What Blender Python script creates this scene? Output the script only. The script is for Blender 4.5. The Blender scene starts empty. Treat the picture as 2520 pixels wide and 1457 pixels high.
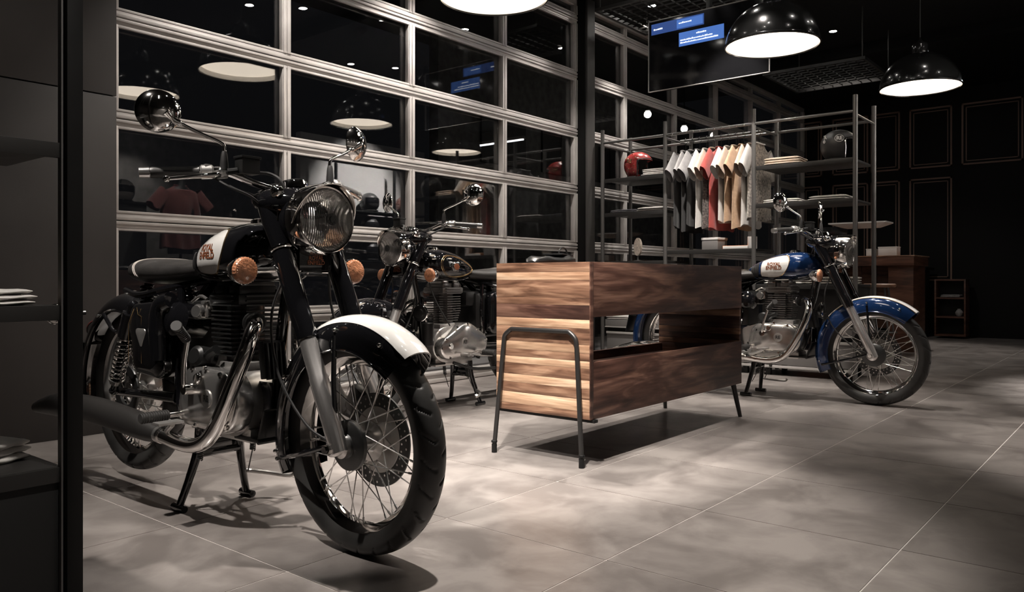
import bpy, bmesh, math, random
import numpy as np
from mathutils import Vector, Matrix

PI = math.pi
SC = bpy.context.scene
COL = SC.collection
random.seed(7)

# ------------------------------------------------------------------ camera, world, exposure
# room axes: X runs along the glazed wall, Y runs towards the glazed wall, Z up
cd = bpy.data.cameras.new('camera')
cam = bpy.data.objects.new('camera', cd)
COL.objects.link(cam)
cam.location = (0, 0, 0.8)
cam.rotation_euler = (PI / 2, 0, -math.atan2(0.773, 0.634))
cd.sensor_fit = 'HORIZONTAL'
cd.sensor_width = 36
cd.lens = 36 * 1950 / 2520
cd.shift_y = -39.5 / 2520
cd.clip_start = 0.02
cd.clip_end = 200
SC.camera = cam

wd = bpy.data.worlds.new('night')
SC.world = wd
wd.use_nodes = True
wd.node_tree.nodes['Background'].inputs[0].default_value = (0.01, 0.01, 0.011, 1)
wd.node_tree.nodes['Background'].inputs[1].default_value = 0.25

SC.view_settings.view_transform = 'Standard'
SC.view_settings.look = 'None'
SC.view_settings.gamma = 1
SC.view_settings.use_curve_mapping = False
SC.view_settings.exposure = 0.95
SC.cycles.max_bounces = 8
SC.cycles.diffuse_bounces = 3
SC.cycles.glossy_bounces = 5
SC.cycles.transparent_max_bounces = 12
SC.cycles.caustics_reflective = False
LAMP_GLOW = 2.7      # emission of the pendant diffusers
SPOT_W = 45.0        # power of one ceiling downlight

# ------------------------------------------------------------------ materials
MATS = {}


def nmat(name):
    m = bpy.data.materials.new(name)
    m.use_nodes = True
    MATS[name] = m
    return m, m.node_tree.nodes, m.node_tree.links, m.node_tree.nodes['Principled BSDF']


def pm(name, col, rough=0.5, metal=0.0, coat=0.0, spec=0.5, noise=0.0, nscale=30.0, bump=0.0, bscale=200.0, sheen=0.0):
    m, n, l, b = nmat(name)
    b.inputs['Base Color'].default_value = (*col, 1)
    b.inputs['Roughness'].default_value = rough
    b.inputs['Metallic'].default_value = metal
    b.inputs['Coat Weight'].default_value = coat
    b.inputs['Coat Roughness'].default_value = 0.03
    b.inputs['Specular IOR Level'].default_value = spec
    b.inputs['Sheen Weight'].default_value = sheen
    tc = n.new('ShaderNodeTexCoord')
    nt = n.new('ShaderNodeTexNoise')
    nt.inputs['Scale'].default_value = nscale
    nt.inputs['Detail'].default_value = 4
    l.new(tc.outputs['Object'], nt.inputs['Vector'])
    mr = n.new('ShaderNodeMapRange')
    mr.inputs['To Min'].default_value = max(0.0, rough - 0.06 - noise * 0.2)
    mr.inputs['To Max'].default_value = min(1.0, rough + 0.06 + noise * 0.2)
    l.new(nt.outputs['Fac'], mr.inputs['Value'])
    if rough > 0.08 and metal < 0.5:
        l.new(mr.outputs[0], b.inputs['Roughness'])
    if noise > 0:
        cr = n.new('ShaderNodeValToRGB')
        cr.color_ramp.elements[0].position = 0.3
        cr.color_ramp.elements[1].position = 0.75
        cr.color_ramp.elements[0].color = (*[c * (1 - noise) for c in col], 1)
        cr.color_ramp.elements[1].color = (*[min(1, c * (1 + noise)) for c in col], 1)
        l.new(nt.outputs['Fac'], cr.inputs['Fac'])
        l.new(cr.outputs[0], b.inputs['Base Color'])
    if bump > 0:
        n2 = n.new('ShaderNodeTexNoise')
        n2.inputs['Scale'].default_value = bscale
        l.new(tc.outputs['Object'], n2.inputs['Vector'])
        bp = n.new('ShaderNodeBump')
        bp.inputs['Strength'].default_value = bump
        bp.inputs['Distance'].default_value = 0.002
        l.new(n2.outputs['Fac'], bp.inputs['Height'])
        l.new(bp.outputs[0], b.inputs['Normal'])
    return m


def emat(name, col, s):
    m, n, l, b = nmat(name)
    b.inputs['Base Color'].default_value = (*col, 1)
    b.inputs['Emission Color'].default_value = (*col, 1)
    b.inputs['Emission Strength'].default_value = s
    return m


pm('black_gloss', (0.006, 0.006, 0.007), 0.06, 0, 1.0)
pm('blue_gloss', (0.010, 0.032, 0.105), 0.10, 0.2, 1.0)
pm('white_gloss', (0.80, 0.78, 0.75), 0.10, 0, 0.8)
pm('chrome', (0.88, 0.86, 0.84), 0.075, 1.0)
pm('spoke_steel', (0.86, 0.84, 0.82), 0.26, 0.8)
pm('alloy', (0.66, 0.64, 0.62), 0.34, 0.85, noise=0.12, nscale=14)
pm('polished', (0.80, 0.78, 0.76), 0.21, 0.92, noise=0.12, nscale=10)
pm('fork_alloy', (0.80, 0.77, 0.75), 0.27, 0.9)
def reflector_mat():
    m = pm('reflector', (0.80, 0.78, 0.76), 0.20, 0.62)
    n, l = m.node_tree.nodes, m.node_tree.links
    tc = n.new('ShaderNodeTexCoord')
    wv = n.new('ShaderNodeTexWave')
    wv.bands_direction = 'Y'
    wv.inputs['Scale'].default_value = 38
    l.new(tc.outputs['Object'], wv.inputs['Vector'])
    bp = n.new('ShaderNodeBump')
    bp.inputs['Strength'].default_value = 0.8
    bp.inputs['Distance'].default_value = 0.006
    l.new(wv.outputs['Fac'], bp.inputs['Height'])
    l.new(bp.outputs[0], n['Principled BSDF'].inputs['Normal'])


reflector_mat()
pm('silencer', (0.032, 0.030, 0.029), 0.42, 0.3)
pm('steel_dark', (0.10, 0.10, 0.10), 0.38, 0.9)
pm('fin_metal', (0.30, 0.29, 0.285), 0.36, 0.85)
pm('satin_black', (0.012, 0.012, 0.012), 0.36)
pm('matte_black', (0.010, 0.010, 0.010), 0.6)
pm('rubber', (0.022, 0.021, 0.021), 0.52, noise=0.25, nscale=18)
pm('tyre_rubber', (0.030, 0.029, 0.028), 0.45, noise=0.35, nscale=9)
pm('grip_rubber', (0.05, 0.048, 0.047), 0.42)
pm('leather', (0.030, 0.028, 0.027), 0.38, noise=0.3, nscale=12, bump=0.35, bscale=260)
pm('thread', (0.55, 0.50, 0.46), 0.7)
pm('gold', (0.62, 0.42, 0.22), 0.25, 1.0)
pm('copper_print', (0.22, 0.070, 0.030), 0.35)
pm('dark_print', (0.03, 0.02, 0.02), 0.4)
pm('amber', (0.56, 0.24, 0.125), 0.22, 0, 0.8, noise=0.35, nscale=60, bump=1.0, bscale=160)
pm('leg_metal', (0.045, 0.043, 0.042), 0.38, 0.6)
pm('rack_metal', (0.16, 0.155, 0.15), 0.42, 0.6)
pm('rack_black', (0.005, 0.005, 0.005), 0.5, spec=0.3)
pm('shelf_black', (0.022, 0.021, 0.020), 0.4)
pm('cabinet_grey', (0.20, 0.19, 0.185), 0.5)
pm('cabinet_edge', (0.52, 0.50, 0.48), 0.4)
pm('frame_alu', (0.62, 0.585, 0.56), 0.34, 0.35, noise=0.10, nscale=6)
pm('wall_panel', (0.045, 0.041, 0.039), 0.5, noise=0.12, nscale=3)
pm('wall_black', (0.0035, 0.0034, 0.0034), 0.6, spec=0.2, noise=0.2, nscale=2)
pm('ceiling_black', (0.004, 0.004, 0.004), 0.7, spec=0.2)
pm('column_grey', (0.055, 0.052, 0.05), 0.5)
pm('display_grey', (0.42, 0.41, 0.40), 0.7)
pm('moulding', (0.21, 0.135, 0.10), 0.5)
pm('grout', (0.62, 0.58, 0.55), 0.7)
pm('shade_black', (0.010, 0.010, 0.010), 0.20, 0, 0.6)
pm('shade_white', (0.85, 0.83, 0.80), 0.5)
pm('cloth_white', (0.72, 0.69, 0.66), 0.85, noise=0.08, sheen=0.2)
pm('cloth_cream', (0.62, 0.50, 0.40), 0.85, noise=0.1, sheen=0.2)
pm('cloth_tan', (0.55, 0.37, 0.24), 0.85, noise=0.15, sheen=0.2)
pm('cloth_red', (0.42, 0.07, 0.06), 0.85, noise=0.15, sheen=0.2)
pm('cloth_maroon', (0.10, 0.022, 0.018), 0.85, noise=0.2, sheen=0.2)
pm('cloth_dark', (0.028, 0.027, 0.028), 0.85, noise=0.2, sheen=0.2)
pm('cloth_grey', (0.32, 0.31, 0.31), 0.85, noise=0.15, sheen=0.2)
pm('cloth_print', (0.42, 0.38, 0.34), 0.85, noise=0.75, nscale=55, sheen=0.2)
pm('cloth_print_dark', (0.14, 0.12, 0.11), 0.85, noise=0.9, nscale=60, sheen=0.2)
pm('cloth_denim', (0.10, 0.10, 0.11), 0.85, noise=0.5, nscale=60, sheen=0.2)
pm('helmet_red', (0.30, 0.030, 0.028), 0.25, 0, 0.6, noise=0.5, nscale=24)
pm('helmet_black', (0.035, 0.034, 0.034), 0.42)
pm('helmet_brown', (0.09, 0.035, 0.025), 0.25, 0, 0.6)
pm('helmet_white', (0.60, 0.58, 0.56), 0.3, 0, 0.5)
pm('lining', (0.02, 0.018, 0.017), 0.9)
pm('paper_white', (0.70, 0.68, 0.66), 0.7)
pm('board_white', (0.62, 0.60, 0.58), 0.6)
pm('ceramic_cream', (0.55, 0.47, 0.40), 0.35, noise=0.35, nscale=40)
pm('screen_black', (0.008, 0.008, 0.009), 0.12)
pm('orange_pack', (0.60, 0.22, 0.08), 0.6)
pm('brick_grey', (0.26, 0.25, 0.24), 0.8, noise=0.3, nscale=8)
emat('lamp_glow', (1.0, 0.86, 0.70), LAMP_GLOW)
emat('downlight_glow', (1.0, 0.95, 0.88), 45.0)
emat('tube_glow', (0.92, 0.96, 1.0), 5.0)
emat('street_glow', (1.0, 0.93, 0.82), 10.0)
emat('screen_blue', (0.045, 0.11, 0.33), 0.75)
emat('screen_navy', (0.018, 0.045, 0.16), 0.7)
emat('screen_text', (0.75, 0.78, 0.8), 0.8)


def glass_mat(name, base, boost, flutes=0.0, tint=(1, 1, 1), rough=0.0):
    m = bpy.data.materials.new(name)
    m.use_nodes = True
    MATS[name] = m
    n, l = m.node_tree.nodes, m.node_tree.links
    n.remove(n['Principled BSDF'])
    out = n['Material Output']
    tr = n.new('ShaderNodeBsdfTransparent')
    tr.inputs[0].default_value = (*tint, 1)
    gl = n.new('ShaderNodeBsdfGlossy')
    gl.inputs['Roughness'].default_value = rough
    gl.inputs['Color'].default_value = (1, 1, 1, 1)
    lw = n.new('ShaderNodeLayerWeight')
    lw.inputs['Blend'].default_value = 0.5
    p = n.new('ShaderNodeMath'); p.operation = 'POWER'; p.inputs[1].default_value = 4.0
    l.new(lw.outputs['Facing'], p.inputs[0])
    mu = n.new('ShaderNodeMath'); mu.operation = 'MULTIPLY_ADD'
    mu.inputs[1].default_value = boost
    mu.inputs[2].default_value = base
    mu.use_clamp = True
    l.new(p.outputs[0], mu.inputs[0])
    mx = n.new('ShaderNodeMixShader')
    l.new(mu.outputs[0], mx.inputs[0])
    l.new(tr.outputs[0], mx.inputs[1])
    l.new(gl.outputs[0], mx.inputs[2])
    l.new(mx.outputs[0], out.inputs[0])
    if flutes > 0:
        tc = n.new('ShaderNodeTexCoord')
        wv = n.new('ShaderNodeTexWave')
        wv.bands_direction = 'Y'
        wv.inputs['Scale'].default_value = 48
        wv.inputs['Distortion'].default_value = 0.3
        l.new(tc.outputs['Object'], wv.inputs['Vector'])
        bp = n.new('ShaderNodeBump')
        bp.inputs['Strength'].default_value = flutes
        bp.inputs['Distance'].default_value = 0.01
        l.new(wv.outputs['Fac'], bp.inputs['Height'])
        l.new(bp.outputs[0], gl.inputs['Normal'])
        l.new(bp.outputs[0], lw.inputs['Normal'])
    return m


glass_mat('window_glass', 0.072, 0.9, tint=(0.86, 0.87, 0.88))
glass_mat('lens_glass', 0.22, 0.8, flutes=0.9, rough=0.08)
glass_mat('mirror_face', 0.97, 0.0)


def wood_mat(name, dark, mid, light, scale=1.0, seed=0.0, bands=2.2):
    m, n, l, b = nmat(name)
    tc = n.new('ShaderNodeTexCoord')
    oi = n.new('ShaderNodeObjectInfo')
    add = n.new('ShaderNodeVectorMath'); add.operation = 'ADD'
    mul = n.new('ShaderNodeVectorMath'); mul.operation = 'SCALE'
    cmb = n.new('ShaderNodeCombineXYZ')
    for i in range(3):
        l.new(oi.outputs['Random'], cmb.inputs[i])
    l.new(cmb.outputs[0], mul.inputs[0])
    mul.inputs['Scale'].default_value = 17.0 + seed
    l.new(tc.outputs['Object'], add.inputs[0])
    l.new(mul.outputs[0], add.inputs[1])
    mp = n.new('ShaderNodeMapping')
    mp.inputs['Scale'].default_value = (1.1 * scale, 1.1 * scale, 7.0 * scale)
    l.new(add.outputs[0], mp.inputs['Vector'])
    big = n.new('ShaderNodeTexNoise')
    big.inputs['Scale'].default_value = bands
    big.inputs['Detail'].default_value = 3
    big.inputs['Distortion'].default_value = 0.9
    l.new(mp.outputs[0], big.inputs['Vector'])
    mp2 = n.new('ShaderNodeMapping')
    mp2.inputs['Scale'].default_value = (6 * scale, 6 * scale, 110 * scale)
    l.new(add.outputs[0], mp2.inputs['Vector'])
    fine = n.new('ShaderNodeTexNoise')
    fine.inputs['Scale'].default_value = 1.0
    fine.inputs['Detail'].default_value = 6
    l.new(mp2.outputs[0], fine.inputs['Vector'])
    cr = n.new('ShaderNodeValToRGB')
    e = cr.color_ramp.elements
    e[0].position = 0.33; e[0].color = (*dark, 1)
    e[1].position = 0.66; e[1].color = (*light, 1)
    x = e.new(0.5); x.color = (*mid, 1)
    l.new(big.outputs['Fac'], cr.inputs['Fac'])
    cr2 = n.new('ShaderNodeValToRGB')
    cr2.color_ramp.elements[0].position = 0.3
    cr2.color_ramp.elements[1].position = 0.7
    cr2.color_ramp.elements[0].color = (0.62, 0.57, 0.54, 1)
    cr2.color_ramp.elements[1].color = (1.1, 1.1, 1.1, 1)
    l.new(fine.outputs['Fac'], cr2.inputs['Fac'])
    mx = n.new('ShaderNodeMix'); mx.data_type = 'RGBA'; mx.blend_type = 'MULTIPLY'
    mx.inputs[0].default_value = 1
    l.new(cr.outputs[0], mx.inputs[6]); l.new(cr2.outputs[0], mx.inputs[7])
    l.new(mx.outputs[2], b.inputs['Base Color'])
    b.inputs['Roughness'].default_value = 0.45
    bp = n.new('ShaderNodeBump'); bp.inputs['Strength'].default_value = 0.25; bp.inputs['Distance'].default_value = 0.002
    l.new(fine.outputs['Fac'], bp.inputs['Height']); l.new(bp.outputs[0], b.inputs['Normal'])
    return m


wood_mat('wood_dark', (0.034, 0.0145, 0.0105), (0.085, 0.040, 0.029), (0.21, 0.115, 0.082), 1.0, 0)
wood_mat('wood_brown', (0.10, 0.050, 0.030), (0.24, 0.13, 0.082), (0.44, 0.27, 0.175), 1.0, 3, 3.0)
wood_mat('wood_light', (0.42, 0.25, 0.155), (0.66, 0.44, 0.29), (0.80, 0.58, 0.41), 1.0, 6, 2.0)
wood_mat('wood_desk', (0.06, 0.025, 0.015), (0.13, 0.055, 0.034), (0.19, 0.09, 0.055), 1.0, 9)


def tile_mat():
    m, n, l, b = nmat('floor_tile')
    tc = n.new('ShaderNodeTexCoord')
    geo = n.new('ShaderNodeNewGeometry')
    oi = n.new('ShaderNodeObjectInfo')
    n1 = n.new('ShaderNodeTexNoise'); n1.inputs['Scale'].default_value = 3.6; n1.inputs['Detail'].default_value = 8
    n1.inputs['Roughness'].default_value = 0.6; n1.inputs['Distortion'].default_value = 0.5
    l.new(geo.outputs['Position'], n1.inputs['Vector'])
    n2 = n.new('ShaderNodeTexNoise'); n2.inputs['Scale'].default_value = 14; n2.inputs['Detail'].default_value = 5
    l.new(geo.outputs['Position'], n2.inputs['Vector'])
    ad = n.new('ShaderNodeMath'); ad.operation = 'MULTIPLY_ADD'; ad.inputs[1].default_value = 0.16
    l.new(n2.outputs['Fac'], ad.inputs[0]); l.new(n1.outputs['Fac'], ad.inputs[2])
    cr = n.new('ShaderNodeValToRGB')
    e = cr.color_ramp.elements
    e[0].position = 0.46; e[0].color = (0.158, 0.140, 0.131, 1)
    e[1].position = 0.70; e[1].color = (0.275, 0.249, 0.234, 1)
    l.new(ad.outputs[0], cr.inputs['Fac'])
    rr = n.new('ShaderNodeMapRange'); rr.inputs['To Min'].default_value = 0.90; rr.inputs['To Max'].default_value = 1.10
    l.new(oi.outputs['Random'], rr.inputs['Value'])
    vm = n.new('ShaderNodeVectorMath'); vm.operation = 'SCALE'
    l.new(cr.outputs[0], vm.inputs[0]); l.new(rr.outputs[0], vm.inputs['Scale'])
    l.new(vm.outputs[0], b.inputs['Base Color'])
    b.inputs['Roughness'].default_value = 0.30


tile_mat()

# ------------------------------------------------------------------ mesh helpers


def catmull(pts, sub=6):
    P = [Vector(p) for p in pts]
    if len(P) < 3:
        return P
    out = []
    for i in range(len(P) - 1):
        p0 = P[i - 1] if i > 0 else P[0] * 2 - P[1]
        p1, p2 = P[i], P[i + 1]
        p3 = P[i + 2] if i + 2 < len(P) else P[-1] * 2 - P[-2]
        for k in range(sub):
            t = k / sub
            out.append(0.5 * ((2 * p1) + (p2 - p0) * t + (2 * p0 - 5 * p1 + 4 * p2 - p3) * t * t + (3 * p1 - p0 - 3 * p2 + p3) * t ** 3))
    out.append(P[-1])
    return out


class MB:
    """collects shapes and turns them into one mesh"""

    def __init__(s):
        s.v = []
        s.f = []

    def add(s, vs, fs):
        o = len(s.v)
        s.v.extend([tuple(p) for p in vs])
        s.f.extend([tuple(i + o for i in q) for q in fs])
        return s

    def rings(s, R, close=True, cap0=True, cap1=True):
        n = len(R[0])
        vs = [p for r in R for p in r]
        fs = []
        for i in range(len(R) - 1):
            for j in range(n if close else n - 1):
                k = (j + 1) % n
                fs.append((i * n + j, i * n + k, (i + 1) * n + k, (i + 1) * n + j))
        if cap0 and close:
            fs.append(tuple(range(n - 1, -1, -1)))
        if cap1 and close:
            fs.append(tuple((len(R) - 1) * n + j for j in range(n)))
        return s.add(vs, fs)

    def tube(s, path, r, n=10, sub=0, caps=True, closed=False):
        P = catmull(path, sub) if sub else [Vector(p) for p in path]
        m = len(P)
        if not hasattr(r, '__len__'):
            r = [r] * m
        elif len(r) != m:
            r = list(np.interp(np.linspace(0, 1, m), np.linspace(0, 1, len(r)), r))
        R = []
        t0 = None
        for i in range(m):
            if closed:
                t = (P[(i + 1) % m] - P[i - 1]).normalized()
            else:
                t = (P[min(i + 1, m - 1)] - P[max(i - 1, 0)]).normalized()
            if t0 is None:
                a = Vector((0, 0, 1)) if abs(t.z) < 0.9 else Vector((1, 0, 0))
                nn = t.cross(a).normalized()
            else:
                nn = (nn - t * nn.dot(t)).normalized()
            bb = t.cross(nn)
            t0 = t
            R.append([P[i] + (nn * math.cos(2 * PI * j / n) + bb * math.sin(2 * PI * j / n)) * r[i] for j in range(n)])
        if closed:
            R.append(R[0])
            return s.rings(R, True, False, False)
        return s.rings(R, True, caps, caps)

    def cyl(s, a, b, r0, r1=None, n=16):
        return s.tube([a, b], [r0, r0 if r1 is None else r1], n)

    def lathe(s, prof, o=(0, 0, 0), axis=(0, 0, 1), n=32, a0=0, a1=2 * PI, cap=False):
        ax = Vector(axis).normalized()
        h = Vector((1, 0, 0)) if abs(ax.x) < 0.9 else Vector((0, 1, 0))
        e1 = (h - ax * h.dot(ax)).normalized()
        e2 = ax.cross(e1)
        o = Vector(o)
        full = abs(a1 - a0 - 2 * PI) < 1e-6
        m = n if full else n + 1
        R = []
        for (r, z) in prof:
            R.append([o + ax * z + (e1 * math.cos(a0 + (a1 - a0) * j / n) + e2 * math.sin(a0 + (a1 - a0) * j / n)) * max(r, 1e-5) for j in range(m)])
        return s.rings(R, full, cap, cap)

    def box(s, c, d, rot=None, bev=0.0):
        bm = bmesh.new()
        bmesh.ops.create_cube(bm, size=1)
        for v in bm.verts:
            v.co = Vector((v.co.x * d[0], v.co.y * d[1], v.co.z * d[2]))
        if bev > 0:
            bmesh.ops.bevel(bm, geom=bm.edges[:], offset=bev, segments=2, profile=0.6, affect='EDGES')
        M = Matrix.Translation(Vector(c)) @ (rot.to_4x4() if rot is not None else Matrix.Identity(4))
        bm.verts.index_update()
        vs = [M @ v.co for v in bm.verts]
        fs = [tuple(v.index for v in f.verts) for f in bm.faces]
        bm.free()
        return s.add(vs, fs)

    def sphere(s, c, r, n=16, m=10):
        rr = r if hasattr(r, '__len__') else (r, r, r)
        R = []
        for i in range(m + 1):
            t = PI * i / m
            R.append([(c[0] + rr[0] * max(math.sin(t), 1e-4) * math.cos(2 * PI * j / n), c[1] + rr[1] * max(math.sin(t), 1e-4) * math.sin(2 * PI * j / n), c[2] - rr[2] * math.cos(t)) for j in range(n)])
        return s.rings(R, True, False, False)

    def hull_cover(s, circles, y0, y1, bulge=0.012):
        """rounded cover: the outline round some circles in x-z, raised from y0 to y1"""
        pts = []
        for (cx, cz, r) in circles:
            for k in range(40):
                pts.append((cx + r * math.cos(k * PI / 20), cz + r * math.sin(k * PI / 20)))
        pts = sorted(set(pts))

        def half(p):
            h = []
            for q in p:
                while len(h) >= 2 and (h[-1][0] - h[-2][0]) * (q[1] - h[-2][1]) - (h[-1][1] - h[-2][1]) * (q[0] - h[-2][0]) <= 0:
                    h.pop()
                h.append(q)
            return h
        a, b = half(pts), half(pts[::-1])
        H = a[:-1] + b[:-1]
        L = [0]
        for i in range(len(H)):
            q, w = H[i], H[(i + 1) % len(H)]
            L.append(L[-1] + math.hypot(w[0] - q[0], w[1] - q[1]))
        n = 64
        O = []
        for k in range(n):
            d = L[-1] * k / n
            i = max(j for j in range(len(L) - 1) if L[j] <= d + 1e-9)
            q, w = H[i], H[(i + 1) % len(H)]
            t = (d - L[i]) / max(L[i + 1] - L[i], 1e-9)
            O.append((q[0] + (w[0] - q[0]) * t, q[1] + (w[1] - q[1]) * t))
        cx = sum(p[0] for p in O) / n
        cz = sum(p[1] for p in O) / n
        sg = 1 if y1 > y0 else -1
        R = []
        for (sc, y) in ((1, y0), (1, y1 - sg * 0.012), (0.975, y1 - sg * 0.004), (0.93, y1), (0.7, y1 + sg * bulge * 0.7), (0.35, y1 + sg * bulge), (0.01, y1 + sg * bulge * 1.1)):
            R.append([(cx + (p[0] - cx) * sc, y, cz + (p[1] - cz) * sc) for p in O])
        return s.rings(R, True, True, True)

    def helix(s, a, b, R, r, turns, n=8):
        a, b = Vector(a), Vector(b)
        t = (b - a).normalized()
        h = Vector((0, 1, 0)) if abs(t.y) < 0.9 else Vector((1, 0, 0))
        e1 = t.cross(h).normalized()
        e2 = t.cross(e1)
        k = int(turns * 14)
        return s.tube([a + (b - a) * (i / k) + (e1 * math.cos(2 * PI * turns * i / k) + e2 * math.sin(2 * PI * turns * i / k)) * R for i in range(k + 1)], r, n)

    def mesh(s, name, smooth=35):
        me = bpy.data.meshes.new(name)
        me.from_pydata(s.v, [], s.f)
        bm = bmesh.new()
        bm.from_mesh(me)
        bmesh.ops.recalc_face_normals(bm, faces=bm.faces[:])
        bm.to_mesh(me)
        bm.free()
        if smooth:
            me.polygons.foreach_set('use_smooth', [True] * len(me.polygons))
            me.set_sharp_from_angle(angle=math.radians(smooth))
        me.update()
        return me


CACHE = {}


def obj(name, mb, mat, parent=None, loc=None, rot=None, key=None, smooth=35):
    """one mesh object; with a key the mesh data is shared between alike pieces"""
    k = (key, mat) if key else None
    if k and k in CACHE:
        me = CACHE[k]
    else:
        me = (mb() if callable(mb) else mb).mesh(name, smooth)
        me.materials.append(MATS[mat])
        if k:
            CACHE[k] = me
    o = bpy.data.objects.new(name, me)
    COL.objects.link(o)
    if parent is not None:
        o.parent = parent
    if loc is not None:
        o.location = loc
    if rot is not None:
        o.rotation_euler = rot
    return o


def thing(name, label, cat, loc=(0, 0, 0), rz=0.0, group=None):
    o = bpy.data.objects.new(name, None)
    COL.objects.link(o)
    o.empty_display_size = 0.1
    o.location = loc
    o.rotation_euler = (0, 0, rz)
    return tag(o, label, cat, group)


def tag(o, label, cat, group=None):
    o['label'] = label
    o['category'] = cat
    if group:
        o['group'] = group
    return o


def struct(o, label=None):
    o['kind'] = 'structure'
    if label:
        o['label'] = label
    return o


def text_mesh(txt, size, bold=0.0, shear=0.0, extrude=0.0):
    c = bpy.data.curves.new('lettering', 'FONT')
    c.body = txt
    c.size = size
    c.align_x = 'CENTER'
    c.align_y = 'CENTER'
    c.offset = bold
    c.shear = shear
    c.extrude = extrude
    c.resolution_u = 3
    c.space_line = 0.82
    o = bpy.data.objects.new('lettering', c)
    COL.objects.link(o)
    dg = bpy.context.evaluated_depsgraph_get()
    me = bpy.data.meshes.new_from_object(o.evaluated_get(dg))
    bpy.data.objects.remove(o)
    bpy.data.curves.remove(c)
    vs = [v.co.copy() for v in me.vertices]
    fs = [tuple(p.vertices) for p in me.polygons]
    bpy.data.meshes.remove(me)
    return vs, fs

# ------------------------------------------------------------------ the room
CEIL = 3.5
WY = 4.4            # glazed wall
U0, U1, V0 = -3.6, 12.6, -4.2

fl = struct(obj('floor', MB().box(((U0 + 10.75 + U1 - 10.75) / 2, (V0 + 7.5) / 2 - 1.5, -0.0515), (U1 - U0 + 0.4, 12.0, 0.1)), 'grout'), 'floor of square stone-grey tiles')
TS = 0.6285
tile_key = 'tile'
for i in range(-4, 19):
    for j in range(-8, 4):
        x0 = 1.29 + i * TS
        y0 = 2.485 + j * TS
        if x0 + TS < U0 or x0 > U1 or y0 + TS < -2.6 or y0 + 0.02 > WY + 0.3:
            continue
        if x0 < -1.4 or (x0 < 0 and y0 < -1.3):
            continue
        t = obj('tile', lambda: MB().box((0, 0, 0), (TS - 0.0045, TS - 0.0045, 0.008)), 'floor_tile', fl, (x0 + TS / 2, y0 + TS / 2, -0.004), key=tile_key)

struct(obj('ceiling', MB().box(((U0 + U1) / 2, 0.1, CEIL + 0.05), (U1 - U0, 8.7, 0.1)), 'ceiling_black'))
wr = struct(obj('wall_right', MB().box((U1 + 0.05, 0.1, CEIL / 2), (0.1, 8.7, CEIL)), 'wall_black'), 'black far wall with framed panel mouldings')
struct(obj('wall_back', MB().box(((U0 + U1) / 2, V0 - 0.05, CEIL / 2), (U1 - U0, 0.1, CEIL)), 'brick_grey'))
struct(obj('wall_end', MB().box((U0 - 0.05, 0.1, CEIL / 2), (0.1, 8.7, CEIL)), 'wall_panel'))
# solid wall left of the glazing: two metal panels with a joint
wl = struct(obj('wall_left', MB().box(((U0 + 1.90) / 2, 4.40, CEIL / 2), (1.90 - U0, 0.22, CEIL)), 'wall_black'), 'dark smooth wall panelling left of the glazed door')
for (a, b, za, zb) in ((0.78, 1.912, 0.0, 1.765), (0.78, 1.912, 1.772, CEIL), (-0.6, 0.772, 0.0, 1.765), (-0.6, 0.772, 1.772, CEIL), (-2.2, -0.608, 0.0, CEIL)):
    obj('panel', MB().box(((a + b) / 2, 4.28, (za + zb) / 2), (b - a, 0.02, zb - za), None, 0.002), 'wall_panel', wl)

# panel mouldings on the far wall, each a mitred double frame
def moulding(v0, v1, z0, z1):
    mb = MB()
    for (k, w, h) in ((0, 0.022, 0.022), (0.045, 0.012, 0.012)):
        a, b, c, d = v0 + k, v1 - k, z0 + k, z1 - k
        for (p, q) in (((a, c), (b, c)), ((b, c), (b, d)), ((b, d), (a, d)), ((a, d), (a, c))):
            cy, cz = (p[0] + q[0]) / 2, (p[1] + q[1]) / 2
            mb.box((U1 - h / 2, cy, cz), (h, abs(q[0] - p[0]) + w, abs(q[1] - p[1]) + w))
    return mb
for (v0, v1) in ((4.1, 4.4 - 0.02), (3.42, 3.92), (2.98, 3.36), (2.30, 2.83), (1.45, 2.16), (0.7, 1.32), (-0.1, 0.55)):
    obj('panel_moulding', moulding(v0, v1, 2.42, 3.26), 'moulding', wr)
    if v0 > 2.2:
        obj('panel_moulding', moulding(v0, v1, 0.80, 2.25), 'moulding', wr)

# ---- glazed sectional door: rails, stiles, panes
JOINTS = [0.575, 1.122, 1.672, 2.218, 2.765, 3.31]


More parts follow.
